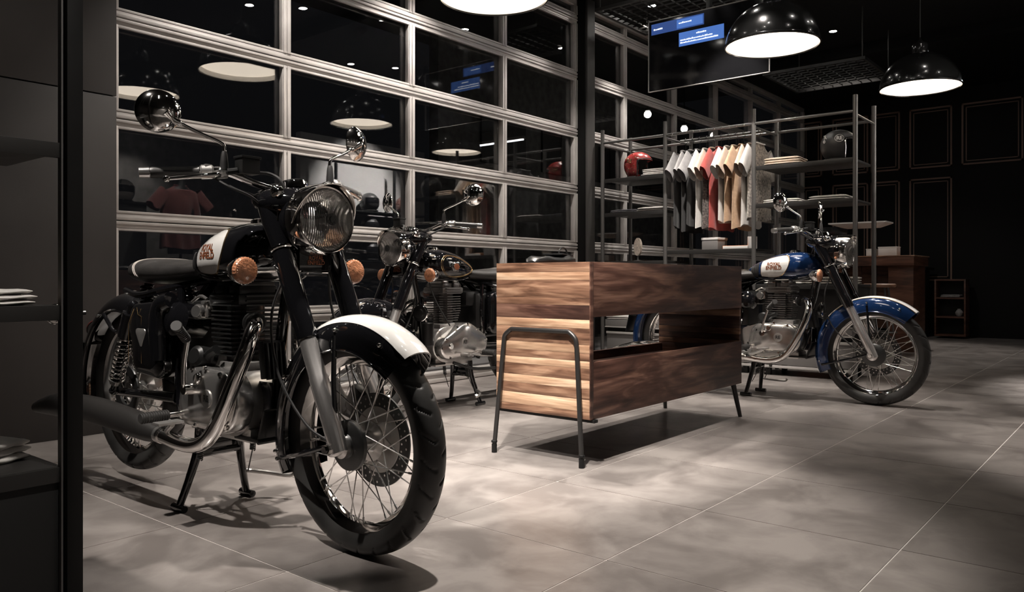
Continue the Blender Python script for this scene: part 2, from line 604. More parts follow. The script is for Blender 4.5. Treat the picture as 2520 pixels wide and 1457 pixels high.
def glazing(name, us, label, edge0=True):
    w = bpy.data.objects.new(name, None)
    COL.objects.link(w)
    struct(w, label)
    z = [0.0] + JOINTS + [CEIL]
    ua, ub = us[0], us[-1]
    # rails: one above and one below each joint, with a raised nose and a groove
    for i, zj in enumerate(JOINTS):
        for sgn in (-1, 1):
            mb = MB()
            mb.box(((ua + ub) / 2, WY - 0.02, zj + sgn * 0.0205), (ub - ua, 0.045, 0.037), None, 0.003)
            mb.box(((ua + ub) / 2, WY - 0.046, zj + sgn * (0.012 if sgn < 0 else 0.014)), (ub - ua, 0.012, 0.020 if sgn > 0 else 0.016), None, 0.003)
            mb.box(((ua + ub) / 2, WY - 0.035, zj + sgn * 0.047), (ub - ua, 0.02, 0.014), None, 0.002)
            obj('rail', mb, 'frame_alu', w)
    mb = MB()
    mb.box(((ua + ub) / 2, WY - 0.02, 0.045), (ub - ua, 0.05, 0.085), None, 0.003)
    mb.box(((ua + ub) / 2, WY - 0.05, 0.02), (ub - ua, 0.03, 0.03), None, 0.003)
    mb.box(((ua + ub) / 2, WY - 0.05, 0.075), (ub - ua, 0.02, 0.018), None, 0.003)
    obj('rail', mb, 'frame_alu', w)
    obj('rail', MB().box(((ua + ub) / 2, WY - 0.02, CEIL - 0.03), (ub - ua, 0.05, 0.055), None, 0.003), 'frame_alu', w)
    for i in range(len(z) - 1):
        za = z[i] + (0.04 if i else 0.09)
        zb = z[i + 1] - (0.04 if i < len(z) - 2 else 0.06)
        for k, u in enumerate(us):
            wd_ = 0.034
            o = 0 if 0 < k < len(us) - 1 else (0.5 * wd_ if k == 0 else -0.5 * wd_)

            def stile(za=za, zb=zb):
                m = MB()
                m.box((0, 0, 0), (0.064, 0.04, zb - za), None, 0.003)
                m.box((0.012, -0.024, 0), (0.026, 0.012, zb - za), None, 0.003)
                m.box((-0.018, -0.024, 0), (0.02, 0.010, zb - za), None, 0.003)
                return m
            obj('stile', stile, 'frame_alu', w, (u + o, WY - 0.02, (za + zb) / 2), key=('stile', round(zb - za, 3)))
            if k < len(us) - 1:
                a, b = u + 0.03, us[k + 1] - 0.03
                obj('pane', MB().box(((a + b) / 2, WY + 0.004, (za + zb) / 2), (b - a, 0.006, zb - za + 0.03)), 'window_glass', w, smooth=0)
    return w


glazing('window_1', [1.915, 3.028, 4.128, 5.212, 6.30], 'sectional glass door with pale aluminium rails behind the black motorcycles')
glazing('window_2', [6.47, 7.19, 8.30, 9.40, 10.50, 11.55, 12.57], 'glazed bay right of the dark column behind the clothes rack')
struct(obj('trim_1', MB().box((6.385, 4.33, CEIL / 2), (0.13, 0.16, CEIL), None, 0.004), 'column_grey'), 'dark steel column between the two glazed bays')
struct(obj('trim_2', MB().box((6.31, 4.335, CEIL / 2), (0.016, 0.13, CEIL)), 'wall_black'))

# ceiling beam, conduit and mesh trays
for (x, y, L_, ax) in ((5.2, 0.0, 8.2, 'y'), (9.6, 0.0, 8.2, 'y')):
    struct(obj('trim_3', MB().box((x, y + 0.1, CEIL - 0.06), (0.12, L_, 0.12)), 'ceiling_black'))


def grid_panel(name, c, w, d, n, m, label):
    t = thing(name, label, 'ceiling grille', (c[0], c[1], c[2]))
    f = MB()
    for s in (-1, 1):
        f.box((s * w / 2, 0, 0), (0.03, d + 0.03, 0.03))
        f.box((0, s * d / 2, 0), (w, 0.03, 0.03))
    obj('frame', f, 'shelf_black', t)
    g = MB()
    for i in range(1, n):
        g.box((-w / 2 + w * i / n, 0, 0), (0.008, d - 0.03, 0.012))
    for i in range(1, m):
        g.box((0, -d / 2 + d * i / m, 0), (w - 0.03, 0.008, 0.012))
    obj('mesh_grid', g, 'shelf_black', t)['kind'] = 'stuff'
    for sx in (-1, 1):
        for sy in (-1, 1):
            obj('hanger_rod', MB().cyl((sx * w * 0.48, sy * d * 0.48, 0.01), (sx * w * 0.48, sy * d * 0.48, CEIL - c[2]), 0.006, n=8), 'shelf_black', t)
    return t


grid_panel('ceiling_grille', (8.7, 2.76, 2.98), 1.0, 1.0, 10, 10, 'dark square mesh ceiling tray hanging between the two right pendant lamps')
grid_panel('ceiling_grille', (6.63, 3.5, 3.30), 0.9, 1.1, 10, 10, 'dark mesh ceiling tray above the television screen')

# ------------------------------------------------------------------ motorcycles
# bike axes: x forward from the rear axle, y to the rider's left, z up (ground = 0)
FA = (1.372, 0, 0.322)   # front axle
RA = (0.0, 0, 0.362)     # rear axle, held up by the centre stand


def curve1(xs, ys):
    P = catmull([(x, y, 0) for x, y in zip(xs, ys)], 8)
    return [p.x for p in P], [p.y for p in P]


TX = [0.550, 0.60, 0.68, 0.76, 0.85, 0.93, 0.99, 1.025, 1.04]
TW = [0.050, 0.096, 0.126, 0.143, 0.148, 0.138, 0.112, 0.078, 0.04]
TT = [0.885, 0.915, 0.948, 0.975, 0.989, 0.986, 0.968, 0.945, 0.925]
TB = [0.835, 0.815, 0.802, 0.796, 0.796, 0.803, 0.822, 0.845, 0.870]
CW, CT, CB = curve1(TX, TW), curve1(TX, TT), curve1(TX, TB)
TN = 2.5


def tank_y(x, z, e=0.0):
    w = np.interp(x, *CW)
    zt = np.interp(x, *CT)
    zb = np.interp(x, *CB)
    zc, h = (zt + zb) / 2 - 0.012, (zt - zb) / 2
    if z > zc:
        h = zt - zc
    else:
        h = zc - zb
    q = 1 - min(abs((z - zc) / h), 0.999) ** TN
    return float(w * q ** (1 / TN)) + e


def tank_mesh():
    mb = MB()
    R = []
    for x in np.linspace(TX[0], TX[-1], 44):
        w = np.interp(x, *CW); zt = np.interp(x, *CT); zb = np.interp(x, *CB)
        zc = (zt + zb) / 2 - 0.012
        ring = []
        for k in range(48):
            a = 2 * PI * k / 48
            c, s_ = math.cos(a), math.sin(a)
            h = zt - zc if s_ > 0 else zc - zb
            ring.append((x, w * math.copysign(abs(c) ** (2 / TN), c), zc + h * math.copysign(abs(s_) ** (2 / TN), s_)))
        R.append(ring)
    mb.rings(R)
    # bottom seam
    return mb


def blob(outline, n=60):
    """smooth closed outline through some (x, z) points"""
    P = [Vector((x, z, 0)) for x, z in outline]
    m = len(P)
    out = []
    for i in range(m):
        p0, p1, p2, p3 = P[i - 1], P[i], P[(i + 1) % m], P[(i + 2) % m]
        for k in range(8):
            t = k / 8
            q = 0.5 * ((2 * p1) + (p2 - p0) * t + (2 * p0 - 5 * p1 + 4 * p2 - p3) * t * t + (3 * p1 - p0 - 3 * p2 + p3) * t ** 3)
            out.append((q.x, q.y))
    return out


def on_tank(outline, side, e0, rings=8, scale=1.0, raw=False):
    """a skin lying on the flank of the tank"""
    O = outline if raw else blob(outline)
    cx = sum(p[0] for p in O) / len(O)
    cz = sum(p[1] for p in O) / len(O)
    R = []
    for k in range(rings + 1):
        f = scale * (1 - k / rings) + 0.001
        R.append([(cx + (p[0] - cx) * f, side * tank_y(cx + (p[0] - cx) * f, cz + (p[1] - cz) * f, e0), cz + (p[1] - cz) * f) for p in O])
    base = [(p[0], p[1] - side * (e0 + 0.002), p[2]) for p in R[0]]
    return MB().rings([base] + R, True, False, True)


PANEL_ARC = catmull([(0.668, 0.826, 0), (0.73, 0.820, 0), (0.79, 0.824, 0), (0.835, 0.850, 0), (0.862, 0.895, 0), (0.864, 0.935, 0), (0.842, 0.962, 0), (0.79, 0.960, 0), (0.72, 0.945, 0), (0.668, 0.930, 0)], 6)
PANEL = [(p.x, p.y) for p in PANEL_ARC] + [(0.668, 0.930 - 0.104 * k / 10) for k in range(1, 10)]
DROP = [(0.60, 0.868), (0.66, 0.835), (0.75, 0.818), (0.85, 0.822), (0.915, 0.862), (0.92, 0.915), (0.87, 0.95), (0.77, 0.94), (0.67, 0.91)]


def tank_text(txt, side, cx, cz, size, e, bold=0.0, shear=0.0, stretch=1.0):
    vs, fs = text_mesh(txt, size, bold, shear)
    mb = MB()
    out = []
    for v in vs:
        x = cx + (v.x * stretch if side < 0 else -v.x * stretch)
        z = cz + v.y
        out.append((x, side * tank_y(x, z, e), z))
    return mb.add(out, fs)


def tyre_mesh(R=0.322, W=0.047, rim=0.255, nth=480, groove=26):
    prof = []
    # sidewall and crown, symmetric about y = 0
    for k in range(37):
        s = -1 + 2 * k / 36
        a = s * 2.35
        y = W * math.sin(a) / 1.0 if abs(a) < PI / 2 else W * math.copysign(1, a) * (1 - 0.30 * ((abs(a) - PI / 2) / (2.35 - PI / 2)) ** 1.5)
        if abs(a) < PI / 2:
            r = R - 0.033 * (1 - math.cos(a)) ** 1.0
        else:
            f = (abs(a) - PI / 2) / (2.35 - PI / 2)
            r = (R - 0.033) + (rim - (R - 0.033)) * f
        prof.append((s, y, r))
    R_ = []
    for i in range(nth):
        th = 2 * PI * i / nth
        ring = []
        for (s, y, r) in prof:
            d = 0.0
            aa = abs(s)
            if 0.06 < aa < 0.60:
                ph = th * groove / (2 * PI) + (0.5 if s > 0 else 0.0) - 1.15 * (aa ** 1.3)
                fr = abs((ph % 1.0) - 0.5)
                if fr < 0.055:
                    d = 0.005
            if abs(aa - 0.80) < 0.015:
                d = -0.0018
            if aa > 0.955:
                d = 0.0
            ring.append(((r - d) * math.cos(th), y, (r - d) * math.sin(th)))
        R_.append(ring)
    n = len(prof)
    vs = [p for r in R_ for p in r]
    fs = []
    for i in range(nth):
        for j in range(n - 1):
            k = (i + 1) % nth
            fs.append((i * n + j, i * n + j + 1, k * n + j + 1, k * n + j))
    return MB().add(vs, fs)


def rim_mesh():
    prof = [(0.240, -0.034), (0.243, -0.031), (0.236, -0.026), (0.226, -0.022), (0.221, -0.010), (0.220, 0.0), (0.221, 0.010), (0.226, 0.022), (0.236, 0.026), (0.243, 0.031), (0.240, 0.034), (0.230, 0.028), (0.214, 0.013), (0.212, 0.0), (0.214, -0.013), (0.230, -0.028), (0.240, -0.034)]
    return MB().lathe([(r + 0.018, y) for r, y in prof], axis=(0, 1, 0), n=72)


def spoke_mesh(side, dirn):
    a = math.radians(46) * dirn
    p0 = (0.056, side * 0.034, 0.0)
    p1 = (0.233 * math.cos(a), side * 0.006, 0.233 * math.sin(a))
    d = Vector(p1) - Vector(p0)
    m = MB().tube([p0, p1], 0.0019, 6)
    m.tube([Vector(p1) - d.normalized() * 0.018, p1], 0.0034, 6)
    return m


def fender_mesh(R, W, depth, a0, a1, n=48, e=0.0, wfrac=1.0, edge=True, thick=0.003):
    """arched mudguard shell about the y axis (angles from forward, upward)"""
    rows = []
    m = 22
    for i in range(n + 1):
        th = a0 + (a1 - a0) * i / n
        tp = min(1.0, 0.70 + 0.30 * min(i, n - i) / 3.0)
        outer, inner = [], []
        for k in range(m + 1):
            s = (-1 + 2 * k / m) * wfrac
            y = W * math.sin(s * PI / 2) * tp ** 0.3
            dr = depth * (1 - math.cos(s * PI / 2)) ** 1.25
            r = R - dr + e
            outer.append((r * math.cos(th), y + (e * s if abs(s) > 0.5 else 0), r * math.sin(th)))
            r2 = r - thick
            inner.append((r2 * math.cos(th), y * 0.985, r2 * math.sin(th)))
        rows.append(outer + inner[::-1])
    mb = MB().rings(rows, True, True, True)
    if edge:
        for k in (0, m):
            path = [Vector(r[k]) for r in rows]
            mb.tube(path, 0.0035, 6)
    return mb


def mirror_head():
    h = MB()
    prof = [(0.0, 0.030), (0.022, 0.028), (0.044, 0.020), (0.058, 0.008), (0.064, 0.0), (0.064, -0.004), (0.061, -0.006)]
    return h.lathe(prof, axis=(1, 0, 0), n=40)


def seat_mesh():
    xs = [0.150, 0.165, 0.20, 0.27, 0.36, 0.46, 0.55, 0.61, 0.625]
    w = [0.05, 0.105, 0.140, 0.150, 0.148, 0.130, 0.108, 0.09, 0.05]
    zt = [0.845, 0.866, 0.880, 0.880, 0.873, 0.866, 0.866, 0.868, 0.855]
    zb = [0.815, 0.80, 0.79, 0.785, 0.785, 0.79, 0.80, 0.81, 0.82]
    a, b, c = curve1(xs, w), curve1(xs, zt), curve1(xs, zb)
    R = []
    for x in np.linspace(xs[0], xs[-1], 36):
        ww = np.interp(x, *a); t = np.interp(x, *b); bo = np.interp(x, *c)
        zc, h = (t + bo) / 2, (t - bo) / 2
        R.append([(x, ww * math.copysign(abs(math.cos(q)) ** 0.72, math.cos(q)), zc + h * math.copysign(abs(math.sin(q)) ** 0.8, math.sin(q))) for q in [2 * PI * k / 40 for k in range(40)]])
    return MB().rings(R), (a, b, c)


SEAT, SEATC = None, None


def motorcycle(label, loc, rz, paint, style):
    b = thing('motorcycle', label, 'motorcycle', loc, rz)
    classic = style in ('white', 'blue')
    lower = 'black_gloss'
    P = lambda name, mb, mat, key=None, **k: obj(name, mb, mat, b, key=key or ('bike', name, k.pop('kk', 0)), **k)

    # --- wheels
    for (nm, ax, disc) in (('front_wheel', FA, True), ('rear_wheel', RA, False)):
        w = obj(nm, rim_mesh, 'chrome', b, ax, key='rim')
        obj('tyre', tyre_mesh, 'tyre_rubber', w, key='tyre', smooth=50)
        hub = MB()
        hub.lathe([(0.0, -0.048), (0.030, -0.048), (0.034, -0.040), (0.060, -0.036), (0.060, -0.030), (0.034, -0.026), (0.030, 0.0), (0.034, 0.026), (0.060, 0.030), (0.060, 0.036), (0.034, 0.040), (0.030, 0.048), (0.0, 0.048)], axis=(0, 1, 0), n=32)
        obj('hub', hub, 'polished', w, key='hub')
        for side in (-1, 1):
            for dirn in (-1, 1):
                for k in range(9):
                    a = 2 * PI * (k + (0.25 if side > 0 else 0) + (0.5 if dirn > 0 else 0)) / 9
                    obj('spoke', lambda: spoke_mesh(side, dirn), 'spoke_steel', w, None, (0, a, 0), key=('spoke', side, dirn))
        if disc:
            d = MB()
            d.lathe([(0.096, 0.060), (0.140, 0.060), (0.140, 0.065), (0.096, 0.065), (0.096, 0.060)], axis=(0, 1, 0), n=64)
            dk = obj('brake_disc', d, 'steel_dark', w, key='disc')
            hs = MB()
            for k in range(30):
                for q, rr in ((0, 0.108), (0.5, 0.127)):
                    a = 2 * PI * (k + q) / 30
                    hs.cyl((rr * math.cos(a), 0.0592, rr * math.sin(a)), (rr * math.cos(a), 0.0658, rr * math.sin(a)), 0.0035, n=8)
            obj('drilled_hole', hs, 'polished', dk, key='holes')['kind'] = 'stuff'
            c = MB()
            c.lathe([(0.03, 0.058), (0.098, 0.058), (0.100, 0.062), (0.098, 0.066), (0.03, 0.066)], axis=(0, 1, 0), n=40)
            for k in range(6):
                a = 2 * PI * k / 6
                c.sphere((0.075 * math.cos(a), 0.068, 0.075 * math.sin(a)), 0.010, 8, 6)
            obj('disc_carrier', c, 'alloy', w, key='carrier')
            pl = MB().lathe([(0.0, -0.066), (0.030, -0.066), (0.036, -0.060), (0.068, -0.056), (0.073, -0.052), (0.073, -0.040), (0.0, -0.040)], axis=(0, 1, 0), n=40)
            obj('hub_plate', pl, 'steel_dark', w, key='hubplate')
            hp = MB().lathe([(0.0, -0.088), (0.022, -0.088), (0.027, -0.084), (0.034, -0.080), (0.034, -0.066), (0.0, -0.066)], axis=(0, 1, 0), n=28)
            obj('speedometer_drive', hp, 'polished', w, key='speedodrive')
        else:
            dr = MB().lathe([(0.0, 0.07), (0.05, 0.07), (0.085, 0.062), (0.09, 0.05), (0.09, 0.02), (0.0, 0.02)], axis=(0, 1, 0), n=40)
            obj('brake_drum', dr, 'alloy', w, key='drum')
            sp = MB().lathe([(0.06, -0.055), (0.098, -0.055), (0.100, -0.050), (0.098, -0.045), (0.06, -0.045), (0.06, -0.055)], axis=(0, 1, 0), n=44)
            obj('sprocket', sp, 'steel_dark', w, key='sprocket')

    # --- front mudguard
    fpaint = paint
    ff = obj('front_mudguard', lambda: fender_mesh(0.375, 0.078, 0.098, math.radians(48), math.radians(202)), fpaint, b, FA, key='ffender')
    if classic:
        st = 'white_gloss' if style == 'white' else 'white_gloss'
        wf = 0.50 if style == 'white' else 0.36
        obj('painted_stripe', lambda: fender_mesh(0.375, 0.078, 0.098, math.radians(48), math.radians(140), e=0.0022, wfrac=wf, edge=False, thick=0.002), st, ff, key=('fstripe', wf))
        if style == 'blue':
            for s in (-1, 1):
                gp = []
                for i in range(40):
                    th = math.radians(48 + 92 * i / 39)
                    yy = 0.078 * math.sin(0.38 * PI / 2)
                    rr = 0.375 - 0.098 * (1 - math.cos(0.38 * PI / 2)) ** 1.25 + 0.001
                    gp.append((rr * math.cos(th), s * yy, rr * math.sin(th)))
                obj('pinstripe', MB().tube(gp, 0.0018, 6), 'gold', ff)
    bo = MB()
    for s in (-1, 1):
        for (th, rr) in ((96, 0.335), (62, 0.338), (148, 0.335), (190, 0.335)):
            t = math.radians(th)
            bo.sphere((rr * math.cos(t), s * 0.071, rr * math.sin(t)), 0.007, 8, 6)
    obj('bolt', bo, 'chrome', ff, key='ffbolts')['kind'] = 'stuff'
    for s in (-1, 1):
        for th, rr in ((96, 0.318), (194, 0.325)):
            t = math.radians(th)
            sy = MB().tube([(0.0, s * 0.092, 0.01), (rr * 0.55 * math.cos(t), s * 0.088, rr * 0.55 * math.sin(t)), (rr * math.cos(t), s * 0.074, rr * math.sin(t))], 0.0075, 8)
            obj('stay', sy, 'black_gloss', ff, key=('ffstay', s, th))

    # --- fork
    top = Vector((1.038, 0, 1.05)); slope = 0.478
    fx = lambda z: 1.112 + (0.895 - z) * slope
    for s in (-1, 1):
        y = s * 0.095
        fs_ = MB()
        fs_.tube([(fx(0.64), y, 0.64), (fx(0.52), y, 0.52), (fx(0.515), y, 0.515), (fx(0.36), y, 0.36), (fx(0.31), y, 0.31)], [0.0265, 0.0265, 0.0285, 0.0275, 0.024], 24)
        fs_.lathe([(0, -0.022), (0.017, -0.022), (0.024, -0.015), (0.024, 0.015), (0.017, 0.022), (0, 0.022)], (1.372, y * 1.02, 0.322), (0, 1, 0), 20)
        f = P('fork_slider', fs_, 'fork_alloy', kk=s)
        n_ = MB().lathe([(0, -0.02), (0.011, -0.02), (0.013, -0.016), (0.013, 0.016), (0.011, 0.02), (0, 0.02)], (1.372, y * 1.24, 0.322), (0, 1, 0), 6)
        obj('axle_nut', n_, 'chrome', f, key=('axlenut', s))
        cv_ = MB().tube([(fx(0.90), y, 0.90), (fx(0.88), y, 0.88), (fx(0.64), y, 0.64), (fx(0.625), y, 0.625)], [0.030, 0.032, 0.032, 0.030], 24)
        P('fork_cover', cv_, 'black_gloss', kk=s)
        rg = MB().lathe([(0.033, -0.006), (0.036, -0.003), (0.036, 0.003), (0.033, 0.006)], (fx(0.893), y, 0.893), (slope, 0, -1), 28)
        P('cover_ring', rg, 'chrome', kk=s)
        up = MB().tube([(fx(0.90), y, 0.90), (fx(0.98), y, 0.98), (fx(1.055), y, 1.055)], [0.030, 0.036, 0.036], 20)
        P('fork_shroud', up, paint if style == 'blue' and False else 'black_gloss', kk=s)
    yk = MB().box((1.118, 0, 0.862), (0.05, 0.235, 0.045), None, 0.01)
    yk.box((1.03, 0, 1.045), (0.06, 0.22, 0.03), None, 0.008)
    yk.tube([(1.09, 0, 0.845), (1.01, 0, 1.06)], 0.028, 16)
    P('fork_yoke', yk, 'black_gloss')
    bdg = MB().box((1.148, 0, 0.865), (0.012, 0.12, 0.075), None, 0.004)
    bdg.box((1.152, 0, 0.826), (0.01, 0.10, 0.006), None, 0.002)
    bdg.box((1.152, 0, 0.815), (0.01, 0.09, 0.005), None, 0.002)
    bp = P('badge_plate', bdg, 'black_gloss')
    vs, fs2 = text_mesh('ROYAL\nENFIELD', 0.0175, 0.0004, 0.0)
    obj('lettering', MB().add([(1.1555, v.x, 0.860 + v.y) for v in vs], fs2), 'copper_print' if style != 'x' else 'gold', bp, key='yoketext')

    # --- headlamp nacelle
    NX = 1.20
    nac = MB().lathe([(0.100, -0.045), (0.103, -0.055), (0.108, -0.060), (0.106, -0.085), (0.100, -0.12), (0.088, -0.155), (0.068, -0.185), (0.035, -0.205), (0.0, -0.21)], (NX, 0, 0.985), (1, 0, 0), 44)
    # casquette shoulders that flow over the fork tops
    R = []
    for i, (x, w, zt, zb) in enumerate(((1.145, 0.09, 1.075, 1.0), (1.11, 0.118, 1.088, 0.985), (1.06, 0.134, 1.093, 0.985), (1.01, 0.132, 1.092, 1.0), (0.97, 0.11, 1.085, 1.02), (0.945, 0.06, 1.07, 1.04))):
        zc, h = (zt + zb) / 2, (zt - zb) / 2
        R.append([(x, w * math.copysign(abs(math.cos(q)) ** 0.75, math.cos(q)), zc + h * math.copysign(abs(math.sin(q)) ** 0.85, math.sin(q))) for q in [2 * PI * k / 32 for k in range(32)]])
    nac.rings(R)
    nc = P('headlamp_nacelle', nac, 'black_gloss')
    rm = MB().lathe([(0.097, 0.012), (0.101, 0.014), (0.106, 0.008), (0.109, -0.006), (0.111, -0.030), (0.109, -0.052), (0.102, -0.055), (0.097, 0.0), (0.097, 0.012)], (NX, 0, 0.985), (1, 0, 0), 56)
    hl = P('headlamp', rm, 'chrome')
    rf = MB().lathe([(0.097, 0.004), (0.090, -0.018), (0.074, -0.044), (0.052, -0.062), (0.028, -0.074), (0.012, -0.078), (0.0, -0.078)], (NX, 0, 0.985), (1, 0, 0), 48)
    obj('reflector', rf, 'reflector', hl, key='reflector')
    ln = MB().lathe([(0.098, 0.004), (0.092, 0.013), (0.080, 0.020), (0.060, 0.027), (0.030, 0.032), (0.0, 0.033)], (0, 0, 0), (1, 0, 0), 56)
    obj('lens', ln, 'lens_glass', hl, (NX, 0, 0.985), key='lens')
    lb = MB().lathe([(0.0, 0.036), (0.008, 0.036), (0.009, 0.033), (0.013, 0.034), (0.019, 0.035), (0.020, 0.031)], (NX, 0, 0.985), (1, 0, 0), 24)
    for k in range(10):
        a = 2 * PI * k / 10
        lb.sphere((NX + 0.034, 0.0145 * math.cos(a), 0.985 + 0.0145 * math.sin(a)), 0.0022, 6, 4)
    obj('lens_emblem', lb, 'steel_dark', hl, key='lensemblem')
    pk = []
    for i in range(7):
        t = i / 6
        row = []
        for k in range(33):
            a = math.radians(-98 + 196 * k / 32)
            fall = max(0.0, math.cos(a * 0.90)) ** 0.8
            r = 0.1105 + 0.003 * t
            row.append((NX - 0.02 + 0.068 * t * fall, r * math.sin(a), 0.985 + r * math.cos(a) - 0.006 * t * t * fall))
        pk.append(row)
    n_ = len(pk[0])
    inn = [[(p[0] - 0.001, p[1] * 0.975, 0.985 + (p[2] - 0.985) * 0.975) for p in r] for r in pk]
    full = [pk[i] + inn[i][::-1] for i in range(7)]
    obj('headlamp_peak', MB().rings(full, True, True, True), 'chrome', hl, key='peak')
    for s in (-1, 1):
        pl_ = MB().lathe([(0.0, 0.020), (0.010, 0.018), (0.017, 0.010), (0.019, 0.002), (0.022, 0.0), (0.023, -0.006), (0.021, -0.014), (0.0, -0.03)], (1.105, s * 0.103, 1.068), (1, s * 0.15, 0.1), 24)
        P('pilot_lamp', pl_, 'chrome', kk=s)
    sp = MB().lathe([(0.0, 0.016), (0.040, 0.016), (0.046, 0.013), (0.050, 0.0), (0.050, -0.012)], (1.035, 0, 1.096), (-0.25, 0, 1), 36)
    sd = P('speedometer', sp, 'chrome')
    obj('dial', MB().lathe([(0.0, 0.0172), (0.039, 0.0172), (0.039, 0.0165)], (1.035, 0, 1.096), (-0.25, 0, 1), 32), 'matte_black', sd, key='dial')
    obj('band', MB().lathe([(0.1075, -0.092), (0.1085, -0.094), (0.1055, -0.108), (0.1045, -0.106)], (NX, 0, 0.985), (1, 0, 0), 48), 'chrome', nc, key='nacband')

    # --- handlebar
    hb = MB().tube([(0.87, -0.385, 1.118), (0.925, -0.27, 1.128), (0.965, -0.20, 1.132), (0.99, -0.12, 1.105), (1.0, -0.05, 1.09), (1.0, 0.05, 1.09), (0.99, 0.12, 1.105), (0.965, 0.20, 1.132), (0.925, 0.27, 1.128), (0.87, 0.385, 1.118)], 0.011, 14, 5)
    P('handlebar', hb, 'chrome' if True else 'black_gloss')
    for s in (-1, 1):
        P('handlebar_clamp', MB().box((1.0, s * 0.045, 1.088), (0.036, 0.028, 0.036), None, 0.006), 'satin_black', kk=s)
    for s in (-1, 1):
        a = Vector((0.872, s * 0.385, 1.118)); c = Vector((0.928, s * 0.262, 1.128))
        d = (c - a).normalized()
        g = MB().tube([a, a + d * 0.008, a + d * 0.012, c - d * 0.008, c], [0.0155, 0.017, 0.0165, 0.0165, 0.0185], 18)
        gp = P('grip', g, 'grip_rubber', kk=s)
        rb = MB()
        for k in range(9):
            q = a + d * (0.018 + k * 0.0115)
            rb.helix(q, q + d * 0.008, 0.0165, 0.0014, 0.5, 5)
        obj('grip_rib', rb, 'rubber', gp, key=('griprib', s))
        obj('bar_end', MB().tube([a - d * 0.030, a - d * 0.002], [0.0155, 0.0165], 18), 'polished', gp, key=('barend', s))
        sw = MB().tube([c + d * 0.002, c + d * 0.007, c + d * 0.036, c + d * 0.042], [0.018, 0.0225, 0.0225, 0.018], 16)
        sw.box(c + d * 0.022 + Vector((0.0, 0, 0.012)), (0.03, 0.026, 0.022), None, 0.005)
        P('switch_housing', sw, 'alloy', kk=s)
        # lever perch and lever
        pv = c + d * 0.052 + Vector((0.020, 0, -0.012))
        pc = MB().box(pv + Vector((-0.004, 0, 0.002)), (0.045, 0.034, 0.024), None, 0.005)
        pc.tube([c + d * 0.044, c + d * 0.064], 0.0165, 14)
        P('lever_perch', pc, 'polished', kk=s)
        tip = Vector((0.925, s * 0.362, 1.098))
        lv = MB().tube([pv, pv + Vector((0.012, s * 0.02, -0.003)), pv * 0.5 + tip * 0.5 + Vector((0.016, s * 0.004, 0)), tip], [0.0085, 0.0095, 0.0075, 0.0062], 12, 5)
        lv.sphere(tip, 0.0105, 14, 10)
        P('lever', lv, 'chrome', kk=s)
        # mirror
        mbase = Vector((0.965, s * 0.20, 1.150))
        bt = MB().tube([mbase - Vector((0, 0, 0.012)), mbase + Vector((0, 0, 0.005)), mbase + Vector((0, 0, 0.035)), mbase + Vector((0, 0, 0.045))], [0.013, 0.0125, 0.010, 0.007], 14)
        P('mirror_boot', bt, 'rubber', kk=s)
        mh = Vector((0.895, s * 0.372, 1.300))
        m0, m1 = mbase + Vector((0, 0, 0.062)), mh + Vector((0.022, -s * 0.030, -0.022))
        ar = MB().tube([mbase + Vector((0, 0, 0.030)), mbase + Vector((0, 0, 0.052)), m0 + (m1 - m0) * 0.06 + Vector((0, 0, 0.003)), m0 + (m1 - m0) * 0.5, m0 + (m1 - m0) * 0.80, m0 + (m1 - m0) * 0.86, m1, mh + Vector((0.028, -s * 0.006, -0.004))], [0.0065, 0.0062, 0.0056, 0.0056, 0.0056, 0.009, 0.011, 0.013], 12, 5)
        am = P('mirror_arm', ar, 'chrome', kk=s)
        hd = obj('mirror', mirror_head, 'chrome', b, mh, (0, 0, s * 0.35), key='mirrorhead')
        obj('mirror_glass', MB().lathe([(0.0, -0.004), (0.061, -0.004), (0.061, -0.006), (0.0, -0.006)], axis=(1, 0, 0), n=40), 'mirror_face', hd, key='mirrorglass')
    mc = MB().box((1.005, -0.145, 1.150), (0.044, 0.062, 0.048), None, 0.004)
    mc.box((1.005, -0.145, 1.177), (0.050, 0.068, 0.008), None, 0.002)
    mc.tube([(1.0, -0.175, 1.135), (0.985, -0.20, 1.13)], 0.010, 10)
    P('brake_reservoir', mc, 'satin_black')
    P('cable', MB().tube([(1.01, -0.115, 1.135), (1.03, -0.075, 1.13), (1.055, -0.055, 1.10), (1.055, -0.05, 1.02), (1.08, -0.05, 0.94)], 0.0055, 8, 6), 'rubber', kk=0)
    P('cable', MB().tube([(0.965, -0.225, 1.105), (1.0, -0.175, 1.075), (1.01, -0.115, 1.055), (1.0, -0.075, 1.0), (0.97, -0.05, 0.95)], 0.0045, 8, 6), 'rubber', kk=1)
    P('cable', MB().tube([(0.965, -0.235, 1.11), (1.02, -0.215, 1.08), (1.045, -0.15, 1.05), (1.03, -0.09, 1.0), (0.98, -0.06, 0.93)], 0.0038, 8, 6), 'rubber', kk=2)
    P('cable', MB().tube([(0.975, 0.225, 1.11), (1.03, 0.19, 1.08), (1.05, 0.12, 1.04), (1.03, 0.08, 0.95), (0.98, 0.06, 0.88), (0.93, 0.08, 0.70), (0.85, 0.14, 0.52)], 0.0045, 8, 6), 'rubber', kk=3)
    P('cable', MB().tube([(1.13, -0.07, 0.86), (1.09, -0.115, 0.70), (1.13, -0.12, 0.52), (1.26, -0.115, 0.38), (1.36, -0.09, 0.33)], 0.0042, 8, 6), 'rubber', kk=4)
    P('cable', MB().tube([(1.13, 0.07, 0.86), (1.10, 0.10, 0.72), (1.17, 0.11, 0.55), (1.27, 0.10, 0.43)], 0.0042, 8, 6), 'rubber', kk=5)
    cp = MB().box((1.262, 0.083, 0.425), (0.075, 0.045, 0.085), Matrix.Rotation(0.5, 3, 'Y'), 0.012)
    P('brake_caliper', cp, 'satin_black')

